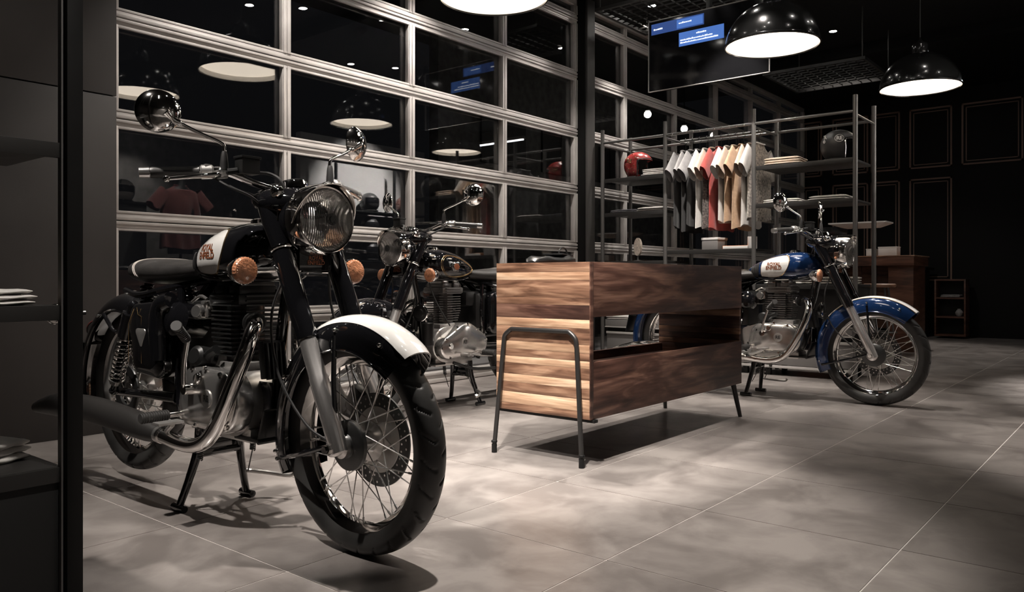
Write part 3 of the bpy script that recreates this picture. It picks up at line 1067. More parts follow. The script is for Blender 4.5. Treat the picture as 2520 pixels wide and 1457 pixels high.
    # --- indicators
    for (xx, zz, yy, nm) in ((1.075, 0.828, 0.205, 'front'), (-0.30, 0.66, 0.20, 'rear')):
        for s in (-1, 1):
            dirx = 1 if nm == 'front' else -1
            st = MB().tube([(xx - dirx * 0.012, s * 0.09, zz + 0.003), (xx - dirx * 0.012, s * (yy - 0.02), zz)], 0.009, 12)
            st = P('indicator_stem', st, 'polished', kk=(nm, s))
            bk = MB().lathe([(0.0, -0.052), (0.018, -0.050), (0.032, -0.036), (0.038, -0.014), (0.040, -0.002), (0.0425, 0.0), (0.0425, 0.006), (0.040, 0.008)], (xx, s * yy, zz), (dirx, 0, 0), 32)
            bk = P('indicator', bk, 'chrome', kk=(nm, s))
            le = MB().lathe([(0.0405, 0.004), (0.040, 0.016), (0.036, 0.022), (0.024, 0.026), (0.0, 0.028)], (xx, s * yy, zz), (dirx, 0, 0), 40)
            for k in range(28):
                a = 2 * PI * k / 28
                cy, cz = math.cos(a) * 0.0395, math.sin(a) * 0.0395
                le.tube([(xx + dirx * 0.005, s * yy + cy, zz + cz), (xx + dirx * 0.0165, s * yy + cy, zz + cz), (xx + dirx * 0.0235, s * yy + cy * 0.78, zz + cz * 0.78)], 0.0016, 5)
            obj('indicator_lens', le, 'amber', bk, key=('indlens', nm, s))

    # --- tank
    tk = P('fuel_tank', tank_mesh, paint, kk=paint)
    cap = MB().lathe([(0.0, 0.020), (0.026, 0.019), (0.034, 0.014), (0.036, 0.004), (0.044, 0.002), (0.045, -0.010)], (0.86, 0, 0.985), (-0.05, 0, 1), 36)
    obj('filler_cap', cap, 'chrome', tk, key='cap')
    for s in (-1, 1):
        sm = MB().tube([(x, s * (np.interp(x, *CW) * 0.80), float(np.interp(x, *CB)) + 0.004) for x in np.linspace(0.61, 1.02, 20)], 0.005, 8)
        obj('tank_seam', sm, 'black_gloss', tk, key=('seam', s))
    for s in (-1, 1):
        if classic:
            ln_ = on_tank([(0.765 + (x - 0.765) * 1.05, 0.890 + (z - 0.890) * 1.055) for x, z in PANEL], s, 0.0008, raw=True)
            obj('pinstripe', ln_, 'gold', tk, key=('panelline', s))
            pn = on_tank(PANEL, s, 0.0022, raw=True)
            pn = obj('painted_panel', pn, 'white_gloss', tk, key=('panel', s))
            obj('lettering', tank_text('ROYAL\nENFIELD', s, 0.762, 0.893, 0.031, 0.0036, 0.0011, 0.0), 'copper_print', pn, key=('tanktext', s))
            kp = on_tank([(0.575, 0.868), (0.585, 0.838), (0.625, 0.822), (0.645, 0.835), (0.648, 0.88), (0.643, 0.915), (0.605, 0.900)], s, 0.003)
            kpo = obj('knee_pad', kp, 'rubber', tk, key=('knee', s))
            rbs = MB()
            for k in range(4):
                xx = 0.590 + 0.015 * k
                rbs.tube([(xx, s * tank_y(xx, z_, 0.0045), z_) for z_ in np.linspace(0.838, 0.895, 8)], 0.0026, 6)
            obj('pad_rib', rbs, 'rubber', kpo, key=('kneerib', s))['kind'] = 'stuff'
        else:
            o1 = blob(DROP)
            for sc, nm in ((1.0, 'a'), (0.93, 'b')):
                cx = sum(p[0] for p in o1) / len(o1); cz = sum(p[1] for p in o1) / len(o1)
                path = [(cx + (p[0] - cx) * sc, s * tank_y(cx + (p[0] - cx) * sc, cz + (p[1] - cz) * sc, 0.0005), cz + (p[1] - cz) * sc) for p in o1]
                obj('pinstripe', MB().tube(path, 0.0024 if nm == 'a' else 0.0014, 6, closed=True), 'gold', tk, key=('drop', nm, s))
            cxx, czz = 0.80, 0.882
            sh = [(cxx + 0.040 * math.cos(q) * (1 + 0.08 * math.cos(6 * q)), czz + 0.032 * math.sin(q) * (1 + 0.08 * math.cos(6 * q))) for q in [2 * PI * k / 48 for k in range(48)]]
            em = on_tank(sh, s, 0.004, raw=True)
            em = obj('tank_emblem', em, 'chrome', tk, key=('emblem', s))
            obj('emblem_centre', on_tank([(cxx + (x - cxx) * 0.62, czz + (z - czz) * 0.62) for x, z in sh], s, 0.006, raw=True), 'copper_print', em, key=('emblemc', s))
            for k in range(4):
                zz = czz - 0.018 + 0.012 * k
                wing = [(cxx - 0.035, zz), (cxx - 0.06, zz + 0.004), (cxx - 0.10 + 0.012 * abs(k - 1.5), zz + 0.003), (cxx - 0.06, zz - 0.003)]
                obj('emblem_wing', on_tank(wing, s, 0.003), 'chrome', em, key=('wing', s, k))

    # --- seat
    sm_, (sa, sb, sc_) = seat_mesh()
    se = P('seat', sm_, 'leather')
    for dx in (0.0, 0.012):
        th = MB()
        for s in (-1, 1):
            path = []
            for k in range(15):
                q = k / 14
                x = 0.205 + dx + 0.075 * q ** 1.2
                w_ = np.interp(x, *sa); t_ = np.interp(x, *sb); b_ = np.interp(x, *sc_)
                a = PI / 2 - q * (PI / 2 + 0.4)
                y = w_ * math.copysign(abs(math.cos(a)) ** 0.72, math.cos(a))
                z = (t_ + b_) / 2 + (t_ - b_) / 2 * math.copysign(abs(math.sin(a)) ** 0.8, math.sin(a))
                path.append((x, s * (y + 0.0006), z + 0.0006))
            th.tube(path, 0.0019, 6)
        obj('stitching', th, 'thread', se, key=('stitch', dx))
    for s in (-1, 1):
        P('seat_spring', MB().helix((0.235, s * 0.085, 0.715), (0.235, s * 0.085, 0.785), 0.022, 0.0045, 5, 8).cyl((0.235, s * 0.085, 0.70), (0.235, s * 0.085, 0.72), 0.026), 'black_gloss', kk=s)
    if style != 'white':
        R = []
        for (x, w_, t_, b_) in ((0.17, 0.06, 0.86, 0.83), (0.15, 0.11, 0.885, 0.80), (0.05, 0.12, 0.895, 0.79), (-0.12, 0.11, 0.90, 0.80), (-0.20, 0.085, 0.895, 0.82), (-0.22, 0.03, 0.87, 0.84)):
            R.append([(x, w_ * math.copysign(abs(math.cos(q)) ** 0.7, math.cos(q)), (t_ + b_) / 2 + (t_ - b_) / 2 * math.copysign(abs(math.sin(q)) ** 0.8, math.sin(q))) for q in [2 * PI * k / 28 for k in range(28)]])
        P('pillion_seat', MB().rings(R), 'leather')

    # --- rear mudguard and tail
    rfd = obj('rear_mudguard', lambda: fender_mesh(0.390, 0.095, 0.075, math.radians(58), math.radians(200)), paint, b, RA, key='rfender')
    tl = MB().lathe([(0.0, 0.055), (0.028, 0.052), (0.040, 0.036), (0.043, 0.012), (0.046, 0.0), (0.046, -0.03), (0.030, -0.05)], (-0.365, 0, 0.58), (-1, 0, 0.2), 28)
    tlo = P('tail_lamp', tl, 'black_gloss')
    obj('tail_lens', MB().lathe([(0.0, 0.062), (0.024, 0.060), (0.038, 0.046), (0.041, 0.030)], (-0.365, 0, 0.58), (-1, 0, 0.2), 28), 'helmet_red', tlo, key='taillens')
    nbp = MB().box((-0.405, 0, 0.47), (0.006, 0.20, 0.14), Matrix.Rotation(0.25, 3, 'Y'), 0.004)
    nbp.box((-0.37, 0, 0.53), (0.06, 0.16, 0.012), None, 0.003)
    P('number_plate', nbp, 'satin_black')
    for s in (-1, 1):
        P('fender_stay', MB().tube([(0.16, s * 0.115, 0.70), (0.10, s * 0.135, 0.60), (-0.05, s * 0.12, 0.665)], 0.008, 10, 6), 'black_gloss', kk=s)

    # --- frame
    fr = MB()
    fr.tube([(1.02, 0, 1.03), (1.055, 0, 0.86)], 0.030, 16)
    fr.tube([(1.04, 0, 0.90), (0.985, 0, 0.68), (0.955, 0, 0.50), (0.95, 0, 0.38)], 0.019, 12, 5)
    fr.tube([(1.03, 0, 0.935), (0.80, 0, 0.86), (0.60, 0, 0.81), (0.48, 0, 0.74)], 0.021, 12, 5)
    for s in (-1, 1):
        fr.tube([(0.60, s * 0.03, 0.80), (0.45, s * 0.11, 0.77), (0.25, s * 0.115, 0.745), (0.10, s * 0.10, 0.76)], 0.013, 10, 5)
        fr.tube([(0.50, s * 0.09, 0.77), (0.52, s * 0.10, 0.60), (0.50, s * 0.10, 0.40), (0.55, s * 0.10, 0.30)], 0.014, 10, 5)
        fr.tube([(0.50, s * 0.105, 0.385), (0.25, s * 0.105, 0.375), (0.0, s * 0.095, 0.362)], [0.020, 0.017, 0.016], 12, 4)
        fr.box((0.945, s * 0.04, 0.40), (0.07, 0.006, 0.14), None, 0.002)
    P('frame', fr, 'black_gloss')
    for s in (-1, 1):
        a = Vector((0.235, s * 0.135, 0.705)); c = Vector((0.075, s * 0.135, 0.375))
        d = (c - a).normalized()
        sh = MB().tube([a, a + d * 0.03, a + d * 0.032, a + d * 0.13, a + d * 0.132], [0.019, 0.019, 0.032, 0.032, 0.02], 16)
        sh.tube([a + d * 0.12, c], 0.014, 12)
        sh.sphere(a, 0.02, 10, 8)
        sh.sphere(c, 0.018, 10, 8)
        sk = P('shock_absorber', sh, 'black_gloss', kk=s)
        obj('coil_spring', MB().helix(a + d * 0.135, c - d * 0.05, 0.024, 0.0042, 10, 8), 'chrome', sk, key=('coil', s))
        obj('spring_seat', MB().tube([c - d * 0.052, c - d * 0.03], [0.03, 0.02], 16), 'polished', sk, key=('coilseat', s))

    # --- tool box, air box
    ab = MB().box((0.40, 0, 0.60), (0.34, 0.20, 0.24), None, 0.03)
    ab.box((0.56, 0, 0.68), (0.16, 0.16, 0.10), None, 0.03)
    P('air_box', ab, 'satin_black')
    for s in (-1, 1):
        tb = MB().hull_cover([(0.29, 0.66, 0.055), (0.43, 0.67, 0.055), (0.30, 0.50, 0.04), (0.44, 0.50, 0.05)], s * 0.09, s * 0.155, 0.012)
        t_ = P('tool_box', tb, paint if style == 'blue' else 'black_gloss', kk=(s, style == 'blue'))
        bd = MB().hull_cover([(0.335, 0.615, 0.012), (0.385, 0.615, 0.012), (0.362, 0.565, 0.006)], s * 0.150, s * 0.170, 0.002)
        obj('side_badge', bd, 'alloy', t_, key=('sbadge', s))
        ln_ = MB().tube([(0.255, s * 0.163, 0.50), (0.255, s * 0.163, 0.64), (0.30, s * 0.164, 0.695), (0.325, s * 0.165, 0.70), (0.335, s * 0.166, 0.675), (0.36, s * 0.166, 0.668), (0.36, s * 0.166, 0.50)], 0.0013, 5)
        obj('coachline', ln_, 'gold', t_, key=('coachline', s))
    th_ = MB().lathe([(0.0, 0.05), (0.04, 0.048), (0.058, 0.035), (0.062, 0.0), (0.062, -0.06), (0.04, -0.075)], (0.565, -0.115, 0.66), (0.25, -1, 0.2), 28)
    P('throttle_cover', th_, 'black_gloss')
    kb = MB().tube([(0.545, -0.15, 0.73), (0.50, -0.16, 0.71), (0.485, -0.165, 0.64), (0.49, -0.165, 0.52)], [0.03, 0.034, 0.034, 0.03], 16, 6)
    P('air_duct', kb, 'black_gloss')
    tbd = MB().lathe([(0.0, 0.04), (0.020, 0.04), (0.026, 0.03), (0.026, -0.03), (0.020, -0.04)], (0.645, -0.085, 0.69), (0.3, -1, 0.1), 18)
    tbd.box((0.66, -0.07, 0.70), (0.05, 0.05, 0.06), None, 0.008)
    tbd.tube([(0.63, -0.12, 0.725), (0.665, -0.11, 0.745), (0.69, -0.10, 0.735)], 0.006, 8, 4)
    P('throttle_body', tbd, 'polished')

    # --- engine
    fmat = 'fin_metal' if style != 'white' else 'steel_dark'
    br = MB().lathe([(0.062, 0.0), (0.062, 0.30)], (0.765, 0, 0.48), (0, 0, 1), 28, cap=True)
    cy_ = P('cylinder_barrel', br, fmat)

    def fin(w, d):
        m = MB().box((0, 0, 0), (w, d, 0.0048), None, 0.0)
        bm = bmesh.new()
        bmesh.ops.create_cube(bm, size=1)
        for v in bm.verts:
            v.co = Vector((v.co.x * w, v.co.y * d, v.co.z * 0.0048))
        bmesh.ops.bevel(bm, geom=[e for e in bm.edges if abs(e.verts[0].co.z - e.verts[1].co.z) > 0.001], offset=0.035, segments=4, affect='EDGES')
        bm.verts.index_update()
        m = MB().add([v.co.copy() for v in bm.verts], [tuple(v.index for v in f.verts) for f in bm.faces])
        bm.free()
        return m
    for k in range(11):
        w = 0.190 if k > 3 else 0.165 + 0.006 * k
        obj('cooling_fin', lambda: fin(w, w * 0.98), fmat, cy_, (0.765, 0, 0.548 + k * 0.0148), key=('fin', round(w, 3)))
    hd = MB().box((0.765, 0, 0.735), (0.185, 0.17, 0.036), None, 0.008)
    for s in (-1, 1):
        hd.box((0.765 + s * 0.047, 0, 0.765), (0.066, 0.15, 0.036), None, 0.014)
    for sx in (-1, 1):
        for sy in (-1, 1):
            hd.cyl((0.765 + sx * 0.075, sy * 0.07, 0.75), (0.765 + sx * 0.075, sy * 0.07, 0.768), 0.008, n=6)
    hdo = P('cylinder_head', hd, 'satin_black' if style == 'white' else 'fin_metal')
    for s in (-1, 1):
        rc = MB().box((0.765 + s * 0.047, 0, 0.786), (0.058, 0.13, 0.022), None, 0.009)
        obj('rocker_cover', rc, 'polished' if style != 'white' else 'steel_dark', hdo, key=('rocker', s))
    for k in range(3):
        obj('cooling_fin', lambda: fin(0.200, 0.19), fmat, hdo, (0.765, 0, 0.716 + k * 0.015), key=('fin', 0.2))
    if style != 'white':
        for k in range(5):
            obj('cylinder_base_rib', MB().box((0, 0, 0), (0.125, 0.155, 0.006), None, 0.002), 'polished', cy_, (0.765, 0, 0.480 + k * 0.0125), key='baserib')
    cc = MB().hull_cover([(0.82, 0.40, 0.115), (0.66, 0.42, 0.085), (0.56, 0.41, 0.065)], -0.085, 0.085, 0.0)
    cc.box((0.80, 0, 0.505), (0.15, 0.16, 0.05), None, 0.015)
    cc.box((0.74, 0, 0.292), (0.34, 0.15, 0.05), None, 0.015)
    ck = P('crankcase', cc, 'alloy')
    rc = MB().hull_cover([(0.845, 0.405, 0.102), (0.69, 0.42, 0.092), (0.65, 0.375, 0.065)], -0.085, -0.150, 0.014)
    rcv = P('engine_cover', rc, 'polished', kk='R')
    lc = MB().hull_cover([(0.86, 0.385, 0.070), (0.70, 0.43, 0.105), (0.58, 0.40, 0.072)], 0.085, 0.150, 0.016)
    lcv = P('engine_cover', lc, 'polished', kk='L')
    for (cov, s, pts) in ((rcv, -1, [(0.925, 0.455), (0.86, 0.497), (0.77, 0.512), (0.69, 0.505), (0.65, 0.46), (0.65, 0.36), (0.70, 0.315), (0.80, 0.312), (0.90, 0.33)]), (lcv, 1, [(0.925, 0.385), (0.89, 0.44), (0.80, 0.51), (0.70, 0.527), (0.61, 0.49), (0.53, 0.42), (0.55, 0.35), (0.66, 0.325), (0.86, 0.325)])):
        sc = MB()
        for (x, z) in pts:
            sc.lathe([(0.0, 0.008), (0.0065, 0.008), (0.0075, 0.0)], (x, s * 0.1495, z), (0, s, 0), 10)
        obj('cover_bolt', sc, 'chrome', cov, key=('cbolt', s))['kind'] = 'stuff'
        em = MB().lathe([(0.026, 0.0), (0.030, 0.004), (0.030, 0.007), (0.026, 0.007), (0.0, 0.005)], (0.80 if s < 0 else 0.74, s * 0.160, 0.415), (0, s, 0), 28)
        eo = obj('cover_emblem', em, 'alloy', cov, key=('cemb', s))
        vs, fs2 = text_mesh('RE', 0.030, 0.0008)
        obj('lettering', MB().add([(((0.80 + v.x) if s < 0 else (0.74 - v.x)), s * 0.1675, 0.415 + v.y) for v in vs], fs2), 'steel_dark', eo, key=('cembt', s))
        fc = MB().lathe([(0.0, 0.014), (0.014, 0.014), (0.018, 0.010), (0.020, 0.0)], (0.735 if s < 0 else 0.86, s * 0.154, 0.475 if s < 0 else 0.395), (0, s, 0), 20)
        obj('filler_plug', fc, 'chrome', cov, key=('fplug', s))
    el = MB().lathe([(0.0, 0.05), (0.025, 0.05), (0.036, 0.042), (0.038, 0.02), (0.038, -0.02)], (0.68, -0.10, 0.535), (0.2, -1, 0.25), 24)
    el.tube([(0.70, -0.10, 0.53), (0.735, -0.115, 0.555), (0.765, -0.11, 0.57)], 0.016, 10, 4)
    P('starter_motor', el, 'satin_black')
    rr_ = MB().box((0.985, -0.045, 0.545), (0.03, 0.075, 0.12), Matrix.Rotation(-0.15, 3, 'Y'), 0.004)
    for k in range(5):
        rr_.box((1.006, -0.075 + k * 0.015, 0.542), (0.022, 0.004, 0.115), Matrix.Rotation(-0.15, 3, 'Y'))
    P('rectifier', rr_, 'satin_black')
    hn = MB().lathe([(0.0, 0.024), (0.026, 0.022), (0.030, 0.014), (0.046, 0.010), (0.049, 0.0), (0.046, -0.014), (0.020, -0.03)], (1.02, 0.055, 0.60), (1, 0.35, 0), 32)
    hno = P('horn', hn, 'satin_black')
    obj('horn_ring', MB().lathe([(0.047, 0.006), (0.051, 0.004), (0.052, -0.004), (0.048, -0.008)], (1.02, 0.055, 0.60), (1, 0.35, 0), 32), 'chrome', hno, key='hornring')
    cn = MB().lathe([(0.0, 0.075), (0.03, 0.075), (0.036, 0.068), (0.036, -0.062), (0.03, -0.07), (0.0, -0.07)], (0.985, 0.085, 0.47), (0, 0, 1), 24)
    P('canister', cn, 'satin_black')
    sg_ = MB().box((0.90, 0.0, 0.285), (0.14, 0.17, 0.012), None, 0.004)
    sg_.box((0.975, 0.0, 0.33), (0.012, 0.16, 0.12), Matrix.Rotation(0.35, 3, 'Y'), 0.004)
    P('bash_plate', sg_, 'satin_black')

    # --- exhaust
    ex = MB().tube([(0.875, -0.050, 0.655), (0.93, -0.068, 0.662), (0.972, -0.098, 0.655), (0.992, -0.128, 0.615), (0.985, -0.150, 0.55), (0.945, -0.168, 0.45), (0.895, -0.178, 0.355), (0.845, -0.185, 0.295), (0.78, -0.19, 0.266), (0.70, -0.195, 0.262), (0.58, -0.20, 0.275)], [0.021, 0.023] + [0.0245] * 9, 20, 6)
    exo = P('exhaust_pipe', ex, 'chrome')
    fl_ = MB().lathe([(0.020, -0.006), (0.036, -0.006), (0.038, 0.0), (0.036, 0.006), (0.020, 0.006)], (0.905, -0.058, 0.659), (1, -0.35, 0.1), 24)
    for k in range(5):
        fl_.lathe([(0.026, 0.010 + 0.007 * k), (0.031, 0.012 + 0.007 * k), (0.026, 0.014 + 0.007 * k)], (0.905, -0.058, 0.659), (1, -0.35, 0.1), 20)
    obj('exhaust_flange', fl_, 'steel_dark', exo, key='exflange')
    mu = MB().tube([(0.60, -0.20, 0.274), (0.56, -0.202, 0.277), (0.50, -0.205, 0.283), (0.42, -0.208, 0.295), (0.10, -0.212, 0.312), (-0.20, -0.215, 0.303), (-0.36, -0.216, 0.283), (-0.45, -0.216, 0.268)], [0.022, 0.026, 0.038, 0.046, 0.049, 0.048, 0.034, 0.022], 28, 4)
    mo = P('silencer', mu, 'chrome' if style == 'blue' else 'silencer', kk=style == 'blue')
    obj('silencer_clamp', MB().tube([(0.585, -0.20, 0.275), (0.56, -0.202, 0.278)], 0.028, 20), 'polished', mo, key='mclamp')

    # --- pedals, pegs, kick-start
    kk = MB().tube([(0.70, -0.155, 0.44), (0.70, -0.185, 0.45), (0.715, -0.195, 0.52), (0.745, -0.20, 0.60)], 0.0085, 12, 5)
    kk.lathe([(0.0, -0.016), (0.018, -0.016), (0.020, 0.016), (0.0, 0.018)], (0.70, -0.175, 0.44), (0, 1, 0), 18)
    kk.sphere((0.745, -0.20, 0.605), 0.012, 10, 8)
    ko = P('kick_starter', kk, 'chrome')
    kr = MB().tube([(0.75, -0.205, 0.607), (0.82, -0.275, 0.655)], 0.0125, 14)
    for k in range(9):
        q = Vector((0.755, -0.210, 0.610)) + Vector((0.07, -0.07, 0.048)) * ((k + 0.5) / 9.6)
        kr.lathe([(0.012, -0.003), (0.0158, -0.002), (0.0158, 0.002), (0.012, 0.003)], q, (0.07, -0.07, 0.048), 14)
    kr.lathe([(0.0, 0.004), (0.017, 0.004), (0.018, -0.004), (0.0, -0.006)], (0.823, -0.278, 0.657), (0.07, -0.07, 0.048), 16)
    obj('kick_rubber', kr, 'grip_rubber', ko, key='kickrubber')
    for s in (-1, 1):
        pg = MB().tube([(0.60, s * 0.13, 0.345), (0.60, s * 0.19, 0.345)], 0.010, 12)
        pg.box((0.60, s * 0.135, 0.35), (0.05, 0.02, 0.05), None, 0.006)
        po = P('foot_peg', pg, 'chrome', kk=s)
        pr = MB().tube([(0.60, s * 0.190, 0.345), (0.60, s * 0.285, 0.345)], 0.0155, 16)
        for k in range(11):
            y = s * (0.196 + k * 0.0083)
            pr.lathe([(0.0150, -0.0024), (0.0188, -0.0014), (0.0188, 0.0014), (0.0150, 0.0024)], (0.60, y, 0.345), (0, 1, 0), 16)
        obj('peg_rubber', pr, 'grip_rubber', po, key=('pegrub', s))
    bp_ = MB().tube([(0.55, -0.16, 0.315), (0.62, -0.205, 0.295), (0.69, -0.235, 0.315), (0.735, -0.245, 0.335)], 0.008, 10, 5)
    bp_.box((0.742, -0.262, 0.345), (0.045, 0.085, 0.010), None, 0.004)
    P('brake_pedal', bp_, 'alloy')
    gs = MB().tube([(0.66, 0.165, 0.335), (0.74, 0.185, 0.335), (0.80, 0.195, 0.345)], 0.007, 10, 4)
    gs.tube([(0.80, 0.19, 0.345), (0.80, 0.25, 0.345)], 0.012, 12)
    gs.tube([(0.66, 0.165, 0.335), (0.60, 0.18, 0.325), (0.52, 0.195, 0.32)], 0.007, 10, 4)
    P('gear_lever', gs, 'alloy')
    chn = MB().tube([(0.56, 0.10, 0.44), (0.0, 0.10, 0.445), (-0.09, 0.10, 0.40), (-0.09, 0.10, 0.33), (0.0, 0.10, 0.28), (0.55, 0.10, 0.36)], 0.012, 8, 4)
    P('drive_chain', chn, 'steel_dark')

    # --- stands
    cs = MB()
    for s in (-1, 1):
        cs.tube([(0.60, s * 0.075, 0.285), (0.595, s * 0.082, 0.20), (0.575, s * 0.108, 0.09), (0.562, s * 0.128, 0.022)], [0.017, 0.016, 0.014, 0.013], 12, 5)
        cs.tube([(0.525, s * 0.132, 0.012), (0.600, s * 0.132, 0.012)], 0.0125, 12)
    cs.tube([(0.594, -0.085, 0.195), (0.594, 0.085, 0.195)], 0.015, 10)
    cs.box((0.595, 0, 0.215), (0.012, 0.15, 0.05), None, 0.004)
    so = P('centre_stand', cs, 'black_gloss')
    tg = MB().tube([(0.575, 0.11, 0.10), (0.62, 0.18, 0.085), (0.70, 0.225, 0.078), (0.715, 0.235, 0.092)], 0.008, 10, 4)
    obj('stand_tang', tg, 'alloy', so, key='tang')
    for s in (-1, 1):
        spg = MB()
        spg.helix((0.66, s * 0.098, 0.265), (0.645, s * 0.102, 0.185), 0.009, 0.0024, 12, 6)
        spg.tube([(0.645, s * 0.102, 0.187), (0.60, s * 0.112, 0.10)], 0.0026, 6)
        obj('stand_spring', spg, 'steel_dark', so, key=('stsp', s))
    ss = MB().tube([(0.80, 0.12, 0.29), (0.66, 0.16, 0.245), (0.48, 0.185, 0.235)], 0.010, 10, 4)
    P('side_stand', ss, 'satin_black')
    return b


bike1 = motorcycle('black motorcycle with white tank panel and white mudguard stripe in the foreground', (1.52, 3.19, 0), -PI / 2, 'black_gloss', 'white')
bike2 = motorcycle('all-black motorcycle with gold tank outline standing by the glass door', (4.35, 3.5, 0), PI, 'black_gloss', 'plain')
bike3 = motorcycle('blue motorcycle with white tank panel beside the clothes rack', (5.40, 2.79, 0), -PI / 2, 'blue_gloss', 'blue')

# ------------------------------------------------------------------ wooden display counter
CX0, CX1, CY0, CY1, CZ0, CZ1 = 2.83, 4.405, 1.888, 2.415, 0.20, 0.878
ct = thing('display_counter', 'striped solid wood display counter on thin black tube legs in the middle', 'counter', ((CX0 + CX1) / 2, (CY0 + CY1) / 2, 0))
ox, oy = (CX0 + CX1) / 2, (CY0 + CY1) / 2


def cbox(name, a, b, mat, bev=0.0015, parent=ct):
    c = [(a[i] + b[i]) / 2 for i in range(3)]
    d = [abs(b[i] - a[i]) for i in range(3)]
    m = MB().box((0, 0, 0), d, None, bev)
    return obj(name, m, mat, parent, (c[0] - ox, c[1] - oy, c[2]))


strips = [(0.878, 0.835, 'wood_brown'), (0.835, 0.800, 'wood_light'), (0.800, 0.722, 'wood_brown'), (0.722, 0.690, 'wood_brown'), (0.690, 0.628, 'wood_dark'), (0.628, 0.590, 'wood_light'),
          (0.590, 0.520, 'wood_brown'), (0.520, 0.484, 'wood_light'), (0.484, 0.450, 'wood_brown'), (0.450, 0.418, 'wood_light'), (0.418, 0.368, 'wood_brown'), (0.368, 0.330, 'wood_light'), (0.330, 0.285, 'wood_brown'), (0.285, 0.232, 'wood_light'), (0.232, 0.20, 'wood_brown')]
for (zt, zb, m) in strips:
    cbox('plank', (CX0, CY0 + 0.004, zb + 0.0004), (CX0 + 0.022, CY1, zt - 0.0004), m, 0.0008)
    cbox('plank', (CX1 - 0.022, CY0 + 0.004, zb + 0.0004), (CX1, CY1, zt - 0.0004), 'wood_brown' if m == 'wood_light' else 'wood_dark', 0.0008)
for (ya, yb) in ((CY0, CY0 + 0.02), (CY1 - 0.02, CY1)):
    cbox('board', (CX0 + 0.022, ya, 0.640), (CX1 - 0.0 if ya == CY0 else CX1 - 0.022, yb, CZ1), 'wood_dark')
    cbox('board', (CX0 + 0.022, ya, CZ0), (CX1 - 0.0 if ya == CY0 else CX1 - 0.022, yb, 0.446 if ya == CY0 else 0.412), 'wood_dark')
cbox('corner_strip', (CX0 - 0.001, CY0 - 0.001, CZ0), (CX0 + 0.022, CY0 + 0.004, CZ1), 'wood_dark', 0.0005)
cbox('counter_top', (CX0 + 0.022, CY0 + 0.02, CZ1 - 0.024), (CX1 - 0.022, CY1 - 0.02, CZ1 - 0.002), 'wood_dark')
cbox('bottom_shelf', (CX0 + 0.022, CY0 + 0.02, 0.345), (CX1 - 0.022, CY1 - 0.02, 0.365), 'wood_dark')
for e, xs_ in ((0, CX0 - 0.012), (1, CX1 + 0.012)):
    sgn = -1 if e == 0 else 1
    # bent tube: up one leg, over the end panel, down the other
    ya, yb = CY0 + 0.075, CY1 - 0.06
    xo = -0.024 * -sgn * -1
    path = [(xs_ + sgn * 0.025, CY0 + 0.02, 0.03), (xs_, CY0 + 0.062, 0.50), (xs_, CY0 + 0.070, 0.545), (xs_, CY0 + 0.105, 0.575), (xs_, CY1 - 0.10, 0.575), (xs_, CY1 - 0.062, 0.545), (xs_, CY1 - 0.053, 0.50), (xs_ + sgn * 0.025, CY1 - 0.018, 0.03)]
    pts = [Vector(path[0])] + catmull(path[1:4], 6) + catmull(path[4:7], 6) + [Vector(path[7])]
    if e == 0:
        lg = MB().tube([(p[0] - ox, p[1] - oy, p[2]) for p in pts], 0.0105, 12)
        lo = obj('leg_frame', lg, 'leg_metal', ct)
        for p in (path[0], path[7]):
            obj('leg_foot', MB().tube([(p[0] - ox, p[1] - oy, 0.0), (p[0] - ox, p[1] - oy, 0.04)], [0.0125, 0.0125], 14).lathe([(0.011, 0.045), (0.0145, 0.047), (0.0145, 0.055), (0.011, 0.057)], (p[0] - ox, p[1] - oy, 0), (0, 0, 1), 14), 'rack_black', lo)
    else:
        for yy, p in ((CY0 + 0.04, path[0]), (CY1 - 0.04, path[7])):
            obj('leg', MB().tube([(CX1 - 0.03 - ox, yy - oy, CZ0), (p[0] - ox - 0.01, p[1] - oy, 0.0)], [0.016, 0.0115], 12), 'leg_metal', ct)
br = MB().box((CX0 + 0.03 - ox, 0, CZ0 - 0.008), (0.03, CY1 - CY0 + 0.02, 0.014), None, 0.002)
obj('under_brace', br, 'rack_black', ct)
obj('under_brace', MB().box((CX1 - 0.03 - ox, 0, CZ0 - 0.008), (0.03, CY1 - CY0 - 0.06, 0.014), None, 0.002), 'rack_black', ct)

# black bag on top of the counter
bag = thing('leather_bag', 'flat black leather bag with loop handle lying on the wooden counter', 'bag', (3.10, 2.30, CZ1 - 0.002), 0.15)
R = []
for k in range(25):
    t = k / 24
    x = -0.19 + 0.40 * t
    w = 0.085 * (max(math.sin(PI * min(max(t, 0.02), 0.98)), 0.0) ** 0.4)
    h = 0.012 + 0.040 * (math.sin(PI * t) ** 0.5) * (0.72 + 0.28 * math.sin(9 * t + 1))
    ring = []
    for q in range(28):
        a = 2 * PI * q / 28
        ring.append((x, w * math.copysign(abs(math.cos(a)) ** 0.7, math.cos(a)), h / 2 + h / 2 * math.copysign(abs(math.sin(a)) ** 0.7, math.sin(a)) + 0.003 * math.sin(5 * a + 14 * t) * (1 if math.sin(a) > 0 else 0)))
    R.append(ring)
obj('body', MB().rings(R), 'satin_black', bag)
obj('handle', MB().tube([(0.03, -0.03, 0.045), (0.035, -0.03, 0.068), (0.075, -0.025, 0.083), (0.125, -0.02, 0.075), (0.145, -0.02, 0.042)], 0.0042, 10, 6), 'satin_black', bag)
obj('flap', MB().box((0.08, 0, 0.047), (0.12, 0.11, 0.008), Matrix.Rotation(0.05, 3, 'Y'), 0.003), 'satin_black', bag)

# ------------------------------------------------------------------ pendant lamps and downlights
LAMP_R, LAMP_Z = 0.325, 2.475


